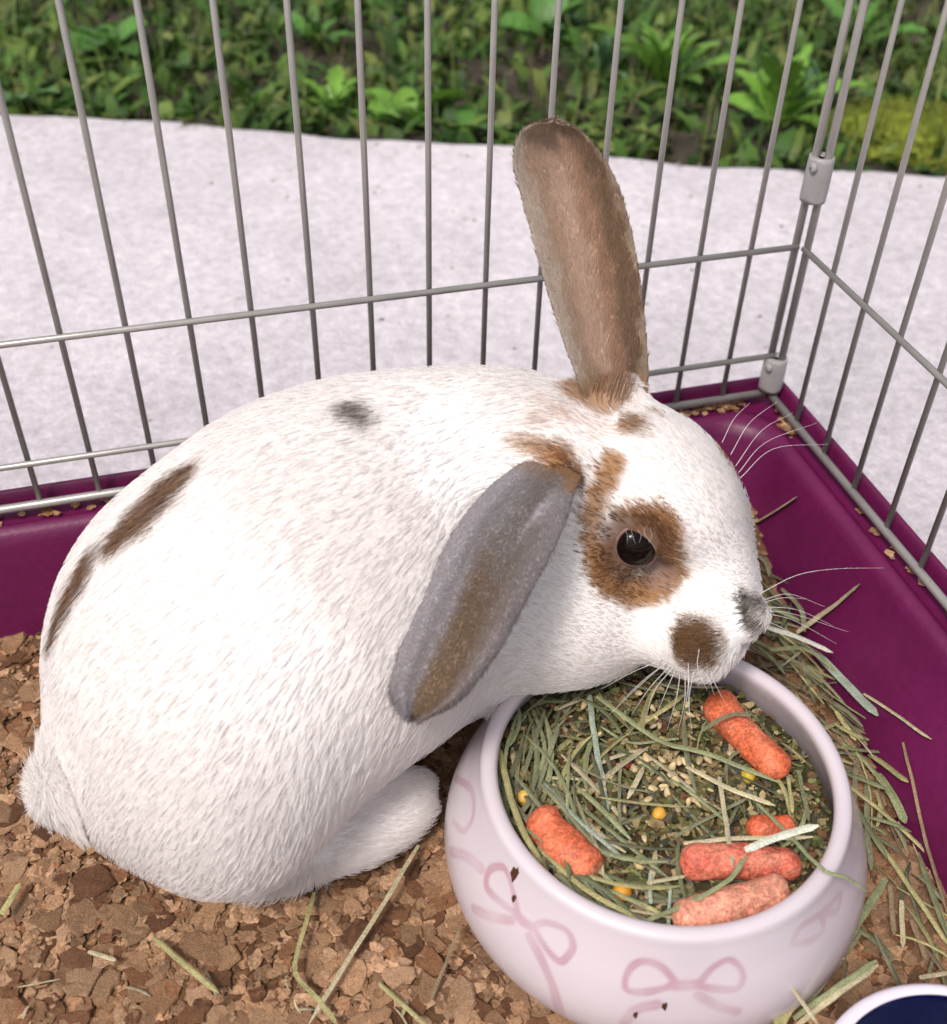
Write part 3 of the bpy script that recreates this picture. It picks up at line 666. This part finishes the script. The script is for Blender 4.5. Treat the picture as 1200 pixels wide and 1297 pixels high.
#RABBIT#
# ------------------------------------------------------------------ rabbit
HF = nrm(np.array([.60, -.32, -.735])); HR = np.array([-.47, -.88, 0.0]); HR = nrm(HR-HF*(HR@HF)); HU = np.cross(HR, HF)
if HU[2] < 0: HU = -HU
HB = np.stack([HF, HR, HU])
def yaw(a): return np.array([[_c(a), _s(a), 0], [-_s(a), _c(a), 0], [0, 0, 1]])
ELL = [((-11.665, -4.823, -.041), (2.229, 3.272, 2.710), yaw(.1), 1.0),     # rump
       ((-9.771, -4.224, .826), (2.905, 2.839, 3.034), yaw(.1), 1.0),       # back
       ((-8.240, -3.493, 1.015), (2.441, 2.235, 2.570), yaw(.1), 1.0),      # shoulder
       ((-6.607, -4.241, -.197), (1.589, 1.681, 1.607), yaw(0), 1.0),       # chest
       ((-11.610, -5.433, -.590), (2.272, 1.426, 1.516), yaw(.15), .7),     # haunch
       ((-9.72, -6.66, -2.06), (1.22, .46, .52), yaw(.2), .2),       # hind foot
       ((-7.007, -3.627, 1.838), (1.619, 1.549, 1.628), yaw(0), 1.0),       # neck
       ((-6.134, -4.187, 2.067), (1.752, 1.387, 1.425), HB, .8),            # skull
       ((-5.926, -4.975, .434), (1.461, 1.272, 1.303), HB, .7),             # cheek
       ((-4.322, -5.936, .669), (.844, 1.143, 1.018), HB, .5),              # muzzle
       ((-4.382, -4.980, 2.285), (1.513, 1.178, .701), HB, .6)]             # bridge of the nose
def el(p, c, r, m):
    q = (p-np.array(c))@np.array(m).T; r = np.array(r)
    k0 = np.linalg.norm(q/r, axis=-1); k1 = np.linalg.norm(q/(r*r), axis=-1)+1e-9
    return k0*(k0-1)/k1
def smin(a, b, k):
    h = np.maximum(k-np.abs(a-b), 0)/k; return np.minimum(a, b)-h*h*k*.25
EXTRA = []; DENT = []
def sdf(p, full=True):
    d = None
    for c, r, m, k in ELL:
        e = el(p, c, r, m); d = e if d is None else smin(d, e, k)
    if full:
        for c, r, m, k in EXTRA: d = smin(d, el(p, c, r, m), k)
        for c, r, m, k in DENT: d = -smin(-d, el(p, c, r, m), k)
        # the bowl and the bedding press the fur in
        q = np.maximum(np.hypot(p[:, 0]-BC[0], p[:, 1]-BC[1])-2.66, p[:, 2]+.42)
        d = d+.045                                # the coat adds this much
        d = np.maximum(d, -q); d = np.maximum(d, -2.72-p[:, 2])
    return d
def body_hit(x, y, full=True):
    d = ray(x, y); d = d/np.linalg.norm(d); t = 10.0; best = (9, None)
    for _ in range(160):
        p = EYE+d*t; v = float(sdf(p[None], full)[0])
        if v < best[0]: best = (v, p)
        if v < .004: return p
        t += max(v*.7, .004)
        if t > 30: break
    return best[1]
def sgrad(p, h=.01):
    g = np.stack([sdf(p+np.eye(3)[i]*h)-sdf(p-np.eye(3)[i]*h) for i in range(3)], 1); return nrm(g)
ep = body_hit(806, 690)
en = nrm(sgrad(ep[None])[0]-FW*.35)
earbase = body_hit(775, 500)
EXTRA += [(atz(352, 1078, -2.05), (.88, .50, .66), yaw(.2), .22),              # lower haunch over the foot
          (body_hit(52, 1005, False)+np.array([.26, .0, .05]), (.27, .27, .27), yaw(0), .4),            # tail
          (atz(497, 1036, -1.95)+[.05, .40, 0], (.80, .50, .40), yaw(.2), .3),     # toes and lower belly
          (earbase+FW*.12+UP*.02, (.56, .34, .22), np.stack([RT, FW, UP]), .45),    # fluff round the raised ear
          (ep-en*.12+HU*.30, (.46, .20, .16), HB, .25),                        # brow
          (ep-en*.22-HU*.34, (.40, .20, .16), HB, .25),                        # lower lid bulge
          (body_hit(955, 778)-HR*.0+HF*.05, (.15, .22, .24), HB, .4),          # nose tip
          (body_hit(890, 830)-FW*-.05, (.42, .34, .36), HB, .35)]              # whisker pad
DENT += [(body_hit(950, 818)+HF*.02, (.16, .40, .05), HB, .12)]                # mouth
def surface_nets(f, lo, hi, h):
    n = np.ceil((np.array(hi)-lo)/h).astype(int)+1
    ax = [lo[i]+np.arange(n[i])*h for i in range(3)]
    D = np.empty(n)
    for i in range(n[0]):
        a, b = np.meshgrid(ax[1], ax[2], indexing='ij')
        D[i] = f(np.stack([np.full(a.size, ax[0][i]), a.ravel(), b.ravel()], 1)).reshape(a.shape)
    S = D < 0; m = n-1
    cnt = np.zeros(m); acc = np.zeros((*m, 3))
    cor = [(i, j, k) for i in (0, 1) for j in (0, 1) for k in (0, 1)]
    sl = lambda c: tuple(slice(c[i], c[i]+m[i]) for i in range(3))
    for a in range(8):
        for b in range(a+1, 8):
            ca, cb = cor[a], cor[b]
            if sum(abs(ca[i]-cb[i]) for i in range(3)) != 1: continue
            da, db = D[sl(ca)], D[sl(cb)]; x = (da < 0) != (db < 0)
            t = np.where(x, da/(da-db+1e-20), 0)
            for i in range(3): acc[..., i] += np.where(x, ca[i]+(cb[i]-ca[i])*t, 0)
            cnt += x
    act = cnt > 0; idx = -np.ones(m, int); idx[act] = np.arange(act.sum())
    I = np.argwhere(act); V = np.array(lo)+(I+acc[act]/cnt[act][:, None])*h
    Q = []
    for axn in range(3):
        b, c = [(1, 2), (2, 0), (0, 1)][axn]
        s0 = [slice(1, m[i]) for i in range(3)]; s0[axn] = slice(0, m[axn])
        s1 = list(s0); s1[axn] = slice(1, m[axn]+1)
        A, B = S[tuple(s0)], S[tuple(s1)]
        E_ = np.argwhere(A != B)
        off = np.array([1, 1, 1]); off[axn] = 0; E_ = E_+off
        eb = np.zeros(3, int); eb[b] = 1; ec = np.zeros(3, int); ec[c] = 1
        g = lambda e: idx[e[:, 0], e[:, 1], e[:, 2]]
        q = np.stack([g(E_-eb-ec), g(E_-ec), g(E_), g(E_-eb)], 1)
        out_ = A[tuple((E_-off).T)]
        q[~out_] = q[~out_][:, ::-1]; Q.append(q)
    return V, np.vstack(Q)
lo, hi = np.array([-15.2, -8.6, -2.85]), np.array([-2.6, -.6, 4.3])
VB, FB = surface_nets(sdf, lo, hi, .085)
NB = sgrad(VB)

# --- colour patches, anchored on the animal's surface
BRN, ORG_, GRY, TAN = (.20, .115, .068), (.33, .175, .080), (.11, .085, .07), (.42, .25, .14)
PATCH = []
def patch(px, py, rad, col, soft=.5, amt=1.0):
    p = body_hit(px, py); k = np.linalg.norm(p-EYE)/F_PX; PATCH.append((p, rad*k, np.array(col), soft, amt))
patch(458, 517, 20, (.13, .095, .075), .8, .8); patch(470, 530, 14, (.13, .095, .075), .9, .7)
for x, y, r_ in ((236, 592, 16), (214, 612, 22), (190, 636, 24), (165, 660, 20), (148, 676, 14), (112, 702, 17), (98, 728, 20), (84, 752, 18), (72, 778, 16), (63, 800, 12)):
    patch(x+4, y+3, r_*1.45, BRN, .75, .9)
for x, y, r_, c_, a_ in ((712, 582, 24, ORG_, 1), (728, 600, 18, BRN, 1), (690, 568, 18, TAN, .8), (672, 560, 14, TAN, .4), (740, 497, 26, TAN, .85), (775, 500, 26, (.30, .17, .09), .9), (755, 515, 16, TAN, .6),
                   (812, 535, 18, (.32, .20, .12), .9), (800, 540, 12, TAN, .7), (838, 522, 9, (.3, .2, .12), .7), (778, 585, 17, ORG_, .95), (769, 608, 19, ORG_, .95), (757, 632, 19, ORG_, .9), (750, 655, 18, ORG_, .9), (748, 678, 15, ORG_, .9),
                   (660, 560, 14, TAN, .3), (692, 530, 16, (.62, .46, .38), .4), (722, 522, 18, (.62, .45, .37), .5), (758, 542, 22, (.68, .55, .50), .55), (700, 505, 14, (.66, .52, .46), .4), (924, 582, 15, TAN, .9), (932, 598, 10, TAN, .7)):
    patch(x, y, r_, c_, .6, a_)
patch(810, 692, 44, (.24, .145, .085), .4, .95); patch(833, 664, 20, (.27, .14, .06), .6, .95)
for k in range(20):                                       # orange ring round the eye
    a = 6.283*k/20; x, y = 808+50*_c(a), 702+48*_s(a)
    if 3.3 < a < 4.1: continue
    patch(x, y, 19, ORG_, .5, .95)
for k in range(10):
    a = 6.283*k/10; patch(808+34*_c(a), 694+34*_s(a), 16, (.17, .09, .055), .6, .8)
patch(842, 724, 22, (.30, .21, .19), .7, .55); patch(772, 670, 14, (.28, .20, .17), .7, .8); patch(790, 655, 14, (.24, .17, .13), .7, .6)
for x, y, r_ in ((872, 808, 25), (897, 806, 27), (886, 826, 24), (865, 818, 20), (905, 822, 16)): patch(x, y, r_, (.20, .112, .058), .6, .95)
for x, y, r_ in ((948, 762, 13), (951, 778, 14), (955, 790, 10), (945, 750, 8)): patch(x, y, r_, (.085, .07, .06), .6, .95)
patch(962, 760, 14, (.20, .165, .15), .8, .9); patch(962, 788, 13, (.20, .155, .14), .8, .85); patch(957, 812, 6, (.22, .15, .14), .8, .7); patch(948, 824, 6, (.22, .15, .14), .8, .6)
def coat(p):
    C = np.tile(np.array((.88, .845, .83)), (len(p), 1))
    n1_ = vnoise(p, 7, 31); n2_ = vnoise(p, 22, 32)
    for c, r_, col, soft, amt in PATCH:
        d = np.linalg.norm(p-c, axis=1)*(1+.16*n1_+.14*n2_)
        wgt = amt*sstep(r_*(1+soft*.6), r_*(1-soft*.6), d)
        C = C+(col-C)*wgt[:, None]
    return C

# --- ears: two skins lofted between traced edges, at their own depth
def ear_loft(edges, depth, conc, thick, nt=46, ns=21, inset=.95):
    ctr = lambda l, r: ((l[0]+r[0])/2, (l[1]+r[1])/2); edges = [(tuple(lerp(np.array(ctr(l, r)), np.array(l), inset)), tuple(lerp(np.array(ctr(l, r)), np.array(r), inset))) for l, r in edges]
    t0 = np.linspace(0, 1, len(edges)); E_ = rounded(np.array([[*l, *r] for l, r in edges], float), 12)
    tt = np.linspace(0, 1, len(E_)); T_ = np.linspace(0, 1, nt)
    E_ = np.stack([np.interp(T_, tt, E_[:, i]) for i in range(4)], 1)
    s = np.linspace(-1, 1, ns); V1 = np.zeros((nt, ns, 3)); V2 = np.zeros((nt, ns, 3)); 
    for i in range(nt):
        for j in range(ns):
            x = lerp(E_[i, 0], E_[i, 2], (s[j]+1)/2); y = lerp(E_[i, 1], E_[i, 3], (s[j]+1)/2)
            edge = 1-abs(s[j])**6; tipf = min(1, (1-T_[i])*5)**.5
            z = depth(T_[i], s[j])
            c_ = conc(T_[i], s[j]); th = thick*(.25+.75*edge)*(.3+.7*tipf)
            V1[i, j] = EYE+ray(x, y)*(z+c_); V2[i, j] = EYE+ray(x, y)*(z+c_+th)
    g = grid_faces(nt, ns); n = nt*ns
    F = [g[:, ::-1], g+n]
    rim = [i*ns for i in range(nt)]+[(nt-1)*ns+j for j in range(1, ns)]+[i*ns+ns-1 for i in range(nt-2, -1, -1)]+[j for j in range(ns-2, 0, -1)]
    rim = np.array(rim); r2 = np.roll(rim, -1)
    F.append(np.stack([rim, r2, r2+n, rim+n], 1)); F = np.vstack(F)
    V = np.vstack([V1.reshape(-1, 3), V2.reshape(-1, 3)])
    ts = np.tile(np.stack(np.meshgrid(T_, s, indexing='ij'), -1).reshape(-1, 2), (2, 1))
    side = np.r_[np.zeros(n), np.ones(n)]
    return V, F, ts, side, (nt, ns)
def zdep(p): return float((p-EYE)@FW)
ED = [((690, 570), (738, 600)), ((655, 588), (730, 622)), ((608, 626), (718, 664)), ((562, 690), (694, 714)), ((528, 762), (664, 768)), ((504, 825), (634, 824)), ((494, 872), (590, 880)), ((508, 902), (548, 906)), ((524, 909), (530, 910))]
zb = [zdep(body_hit(715, 590)), zdep(body_hit(670, 640)), zdep(body_hit(620, 720)), zdep(body_hit(580, 800)), zdep(body_hit(540, 880))]
tb = [0, .2, .45, .7, 1.0]; ofs = [-.02, .45, .75, .80, .62]
zc = [a-b for a, b in zip(zb, ofs)]; pol = np.polyfit(tb, zc, 3)
VD, FD, TSD, SDD, _ = ear_loft(ED, lambda t, s: np.polyval(pol, t)-.12*s, lambda t, s: .10*(1-s*s)-.09*np.exp(-((abs(s)-.72)/.24)**2)*sstep(0, .3, t)+.25*max(0, abs(s)-.85), .20)
EU = [((742, 512), (820, 505)), ((728, 470), (822, 470)), ((711, 425), (819, 420)), ((692, 365), (813, 362)), ((674, 302), (803, 300)), ((659, 245), (787, 242)), ((651, 208), (768, 204)), ((656, 175), (742, 172)), ((676, 158), (720, 158)), ((694, 153), (704, 153))]
zu = zdep(body_hit(782, 512))
VU, FU, TSU, SDU, _ = ear_loft(EU, lambda t, s: zu+.12-1.1*t+.35*t*t+.16*s, lambda t, s: .40*(1-s*s)*(1-.6*t)+.08*s*(1-s*s), .15)

def ear_down_col(ts, p, side):
    t, s = ts[:, 0], ts[:, 1]; n = vnoise(p, 5, 41); n2 = vnoise(p, 18, 42); s = s+.10*n+.05*n2
    C = np.tile(np.array((.165, .115, .08)), (len(t), 1))
    mixto = lambda col, wgt: C.__iadd__((np.array(col)-C)*np.clip(wgt, 0, 1)[:, None])
    mixto((.185, .168, .165), sstep(.62, .25, t+.1*n)*.9)
    mixto((.22, .15, .095), np.exp(-((s-.05)/.30)**2)*sstep(.5, .8, t)*.6)
    mixto((.33, .305, .32), sstep(.05, -.85, s))
    mixto((.34, .31, .33), np.exp(-((s+.44)/.10)**2)*sstep(.25, .5, t)*.55*(1+.5*n))
    mixto((.27, .24, .245), sstep(.30, .95, s)*.9)
    mixto((.50, .47, .50), np.exp(-((s-.45+(t-.24)*2)/.14)**2-((t-.24)/.075)**2)*.45*(1+.5*n2))
    mixto((.28, .25, .255), sstep(.88, .98, t))
    mixto((.30, .17, .08), sstep(.17, .05, t+.04*n)*.85)
    return C
def ear_up_col(ts, p, side):
    t, s = ts[:, 0], ts[:, 1]; n = vnoise(p, 5, 43); n2 = vnoise(p, 18, 44); s = s+.10*n+.05*n2
    C = np.tile(np.array((.43, .315, .25)), (len(t), 1))
    mixto = lambda col, wgt: C.__iadd__((np.array(col)-C)*np.clip(wgt, 0, 1)[:, None])
    mixto((.205, .135, .092), sstep(.10, .6, s)*.9)
    mixto((.54, .42, .35), np.exp(-((s+.25)/.32)**2)*sstep(.78, .5, t)*.85)
    mixto((.37, .225, .15), np.exp(-((s-.25)/.16)**2)*sstep(.9, .6, t)*.6)
    mixto((.52, .46, .41), sstep(-.62, -.86, s)*.9)
    mixto((.55, .47, .39), sstep(.82, .97, s)*.5+sstep(.93, 1.0, t)*.7)
    mixto((.46, .37, .30), sstep(.66, .92, t)*.55)
    mixto((.38, .24, .13), sstep(.10, .02, t)*.8)
    C *= np.array((1.16, 1.13, 1.08)); C[side > .5] = np.array((.22, .17, .135))
    return C
CBody = coat(VB)
Vall = np.vstack([VB, VD, VU]); Fall = np.vstack([FB, FD+len(VB), FU+len(VB)+len(VD)])
Call = np.vstack([CBody, ear_down_col(TSD, VD, SDD), ear_up_col(TSU, VU, SDU)])
rab = thing('rabbit', Vall, Fall, M_skin, origin=(-9.5, -4.5, -2.6), col=Call*.84,
            label='white rabbit with brown patches, one ear raised, leaning over the bowl', cat='rabbit')

# --- eye
ep = body_hit(806, 690)
def ball(name, c, axes, radii, m, parent, n=(18, 28)):
    th, ph = np.meshgrid(np.linspace(.001, np.pi-.001, n[0]), np.linspace(0, 2*np.pi, n[1], endpoint=False), indexing='ij')
    d = np.stack([np.sin(th)*np.cos(ph), np.sin(th)*np.sin(ph), np.cos(th)], -1).reshape(-1, 3)*radii
    return thing(name, d@np.array(axes)+c, grid_faces(*n, False, True), m, origin=c, parent=parent)
en = nrm(en); ex = nrm(HF-en*(HF@en)); ey_ = np.cross(en, ex)
ev = ball('eye', ep-en*.04, np.stack([ex, ey_, en]), np.array([.345, .315, .27]), M_eye, rab)
an = np.linspace(0, 2*np.pi, 40, endpoint=False); ring = []
for a in an:
    p = ep+ex*_c(a)*.345*(1+.10*max(0, _c(a))**6)+ey_*_s(a)*.300
    ring.append(p+en*.03)
ring = np.array(ring+[ring[0]]); Vl, Fl = tube(ring, .055, .055, up=en, sides=8, taper=1)
thing('eyelid', Vl, Fl[:-2], M_lid, parent=ev)
# --- whiskers (each its own hair)
def whisker(pts, zoff, wpx=1.8):
    h = body_hit(*pts[0]); z0 = zdep(h); P = np.array([EYE+ray(*q)*(z0+o) for q, o in zip(pts, zoff)])
    P = curve_path(P, 12); n = len(P); env = np.linspace(1, .25, n)
    wd = wpx*z0/F_PX
    T = nrm(np.gradient(P, axis=0)); S_ = nrm(np.cross(T, FW)); N_ = np.cross(S_, T); a = np.array([0, 2.09, 4.19])
    V = P[:, None]+(S_[:, None]*np.cos(a)[None, :, None]+N_[:, None]*np.sin(a)[None, :, None])*(wd*.5*env)[:, None, None]
    thing('whisker', V.reshape(-1, 3), grid_faces(n, 3, False, True), M_whisk, parent=rab)
for x0, y0, x1, y1 in ((846, 838, 785, 890), (850, 842, 800, 905), (853, 845, 818, 912), (856, 848, 832, 905), (862, 850, 845, 925), (868, 852, 858, 930), (873, 850, 866, 912), (880, 848, 877, 928), (886, 822, 896, 874), (892, 850, 905, 880),
                       (900, 848, 918, 888), (872, 838, 872, 900), (840, 835, 762, 872), (845, 838, 772, 905)):
    whisker([(x0, y0), ((x0+x1)/2+rng.normal(0, 3), (y0+y1)/2-3), (x1, y1)], (-.02, -.15, -.1), 1.3)
for pts in ([(962, 752), (1010, 728), (1060, 720), (1120, 719)], [(966, 760), (1000, 752), (1045, 768)], [(966, 768), (1010, 772), (1055, 792)], [(966, 776), (1005, 785), (1060, 815)], [(965, 783), (1000, 800), (1040, 832)],
            [(962, 765), (990, 757), (1020, 758)], [(960, 775), (1000, 776), (1075, 800)], [(926, 575), (950, 535), (985, 508)], [(932, 590), (965, 545), (1005, 522)], [(936, 598), (970, 560), (1035, 535)], [(938, 605), (980, 568), (1050, 562)], [(915, 560), (930, 530), (950, 510)]):
    whisker(pts, [.05]+[.15]*(len(pts)-1), .85)
for k in range(5):                                       # lashes and brow hairs over the eye
    x = 792+k*8; whisker([(x, 668+abs(k-4)*.8), (x+2+rng.normal(0, 1), 678), (x+4+rng.normal(0, 3), 690+rng.normal(0, 4))], (-.12, -.30, -.32), .6)

# ------------------------------------------------------------------ fur
def tri_sample(V, F, n, wfun=None):
    T = np.vstack([F[:, [0, 1, 2]], F[:, [0, 2, 3]]]); A = V[T]
    ar = .5*np.linalg.norm(np.cross(A[:, 1]-A[:, 0], A[:, 2]-A[:, 0]), axis=1)
    if wfun is not None: ar = ar*wfun(A.mean(1))
    k = rng.choice(len(T), n, p=ar/ar.sum()); u = np.sqrt(rng.uniform(size=n)); v = rng.uniform(size=n)
    b = np.stack([1-u, u*(1-v), u*v], 1)
    return (A[k]*b[:, :, None]).sum(1), T[k], b
FS = []   # (root, dir, normal, length, color, droop)
headc = np.array([-5.6, -4.9, 1.3])
def headw(p): return sstep(2.9, 1.7, np.linalg.norm((p-headc)*[1, 1, .9], axis=1))
p, T, b = tri_sample(VB, FB, 760000, lambda q: (.35+1.0*sstep(-.2, .5, (sgrad(q)@-FW)))*(1+1.6*headw(q))*np.where(q[:, 2] < -2.66, 0, 1))
nn = sgrad(p); hw = headw(p)
p = p[np.linalg.norm(p-ep, axis=1) > 0] ; 
keep = np.linalg.norm((p-ep)@np.stack([ex/.37, ey_/.32, en*0]).T, axis=1) > 1.0
p, nn, hw = p[keep], nn[keep], hw[keep]
bodyflow = nrm(np.stack([-np.ones(len(p)), -.25*np.ones(len(p)), -.35-.5*sstep(1.5, -2, p[:, 2])-.5*sstep(-5, -7.5, p[:, 1])], 1))
eyeout = nrm(p-ep); ew = sstep(1.0, .35, np.linalg.norm(p-ep, axis=1))
headflow = nrm(-HF[None]*1.0-HU[None]*.35+eyeout*ew[:, None]*.6)
flow = nrm(bodyflow*(1-hw)[:, None]+headflow*hw[:, None])
tail = EXTRA[1][0]; tw = sstep(.85, .40, np.linalg.norm(p-tail, axis=1))
flow = nrm(flow*(1-tw)[:, None]+(nrm(p-tail)+np.array([-.6, -.2, -.15]))*tw[:, None])
low = sstep(-1.2, -2.4, p[:, 2])*(1-hw)
ft = sstep(.30, .10, np.minimum(el(p, *ELL[5][:3]), el(p, *EXTRA[2][:3])))*sstep(.08, .2, el(p, *EXTRA[0][:3])); low = low*(1-.8*ft)
flow = nrm(flow*(1-ft)[:, None]+np.array([1.0, .15, -.15])*ft[:, None])
eb = sstep(.75, .3, np.linalg.norm(p-earbase, axis=1)); flow = nrm(flow*(1-eb)[:, None]+nrm(UP+.25*RT-.2*FW)*eb[:, None]*1.5)
flow = nrm(flow+np.array([0, 0, -.9])*low[:, None])
flow += .10*np.stack([vnoise(p, 3.2, 51), vnoise(p, 3.2, 52), vnoise(p, 3.2, 53)], 1)+.045*np.stack([vnoise(p, 14, 54), vnoise(p, 14, 55), vnoise(p, 14, 56)], 1)
flow += rng.normal(0, .07, p.shape)
flow = nrm(flow-nn*(flow*nn).sum(1, keepdims=True))
chest = sstep(2.2, 1.2, np.linalg.norm(p-np.array([-6.6, -5.2, -.2]), axis=1))*(1-hw*.6)
Ln = (.24+.34*low+.14*chest)*(1-hw)+.135*hw; Ln = Ln*(1-.30*ft); Ln = Ln*(1+.85*tw)+.14*eb*rng.uniform(.6, 1.25, len(p))
face = sstep(1.6, .7, np.linalg.norm(p-np.array([-3.9, -5.9, .6]), axis=1)); Ln *= 1-.35*face
lift = .03+.05*rng.uniform(size=len(p))+.22*tw+.14*low
lift = np.where(rng.uniform(size=len(p)) < .03, lift+.24, lift)
FS.append((p, flow, nn, Ln, coat(p+rng.normal(0, .045, p.shape)), lift)); cb = FS[0][4]; dk = sstep(.6, .3, cb.mean(1))
cb *= (1+(rng.uniform(-.04, .04, len(p))*(1-dk)+rng.uniform(-.42, .5, len(p))*dk))[:, None]
for (VE, FE, TS, SD, cf, n, tipv) in ((VD, FD, TSD, SDD, ear_down_col, 46000, None), (VU, FU, TSU, SDU, ear_up_col, 46000, None)):
    p, T, b = tri_sample(VE, FE, n); ts = (TS[T]*b[:, :, None]).sum(1); sd = (SD[T]*b).sum(1)
    e1, e2 = VE[T[:, 1]]-VE[T[:, 0]], VE[T[:, 2]]-VE[T[:, 0]]; nn = nrm(np.cross(e1, e2))
    half = len(VE)//2; nt = 46; ns = 21; cen = VE[:half].reshape(nt, ns, 3).mean(1); ax = nrm(np.gradient(cen, axis=0))
    fl = np.stack([np.interp(ts[:, 0], np.linspace(0, 1, nt), ax[:, i]) for i in range(3)], 1)
    mid = (VE[:half]+VE[half:])/2
    cm = np.stack([np.interp(ts[:, 0], np.linspace(0, 1, nt), cen[:, i]) for i in range(3)], 1)
    fl = fl+nrm(p-cm)*.35+rng.normal(0, .16, p.shape)+.15*np.stack([vnoise(p, 12, 61), vnoise(p, 12, 62), vnoise(p, 12, 63)], 1)
    fl = nrm(fl-nn*(fl*nn).sum(1, keepdims=True))
    Ln = .125*rng.uniform(.6, 1.25, len(p))
    FS.append((p, fl, nn, Ln, cf(ts, p, sd)*rng.uniform(.84, 1.16, (len(p), 1)), .20+.15*rng.uniform(size=len(p))))
root = np.vstack([f[0] for f in FS]); fl = np.vstack([f[1] for f in FS]); nn = np.vstack([f[2] for f in FS])
Ln = np.concatenate([f[3] for f in FS]); Cf = np.vstack([f[4] for f in FS]); lift = np.concatenate([f[5] for f in FS])
K = 4; PTS = np.empty((len(root), K, 3), np.float32)
for j in range(K):
    t = j/(K-1)
    PTS[:, j] = root-nn*.01+fl*(Ln*t)[:, None]+nn*(Ln*(lift*1.6*t-lift*.75*t*t))[:, None]
PTS[:, :, 2] = np.maximum(PTS[:, :, 2], -2.50)
hc = bpy.data.hair_curves.new('fur'); hc.add_curves([K]*len(root))
org = ORG['rabbit']
hc.attributes['position'].data.foreach_set('vector', ((PTS.reshape(-1, 3)-org)*U).astype(np.float32).ravel())
ra = hc.attributes.get('radius') or hc.attributes.new('radius', 'FLOAT', 'POINT')
ra.data.foreach_set('value', np.tile(np.array([.0056, .0054, .0042, .0010], np.float32)*U, len(root)))
ca_ = hc.attributes.new('Col', 'FLOAT_COLOR', 'CURVE'); c4 = np.ones((len(root), 4), np.float32); c4[:, :3] = Cf; ca_.data.foreach_set('color', c4.ravel())
hc.materials.append(M_fur)
link(bpy.data.objects.new('fur', hc), rab, org, kind='stuff')
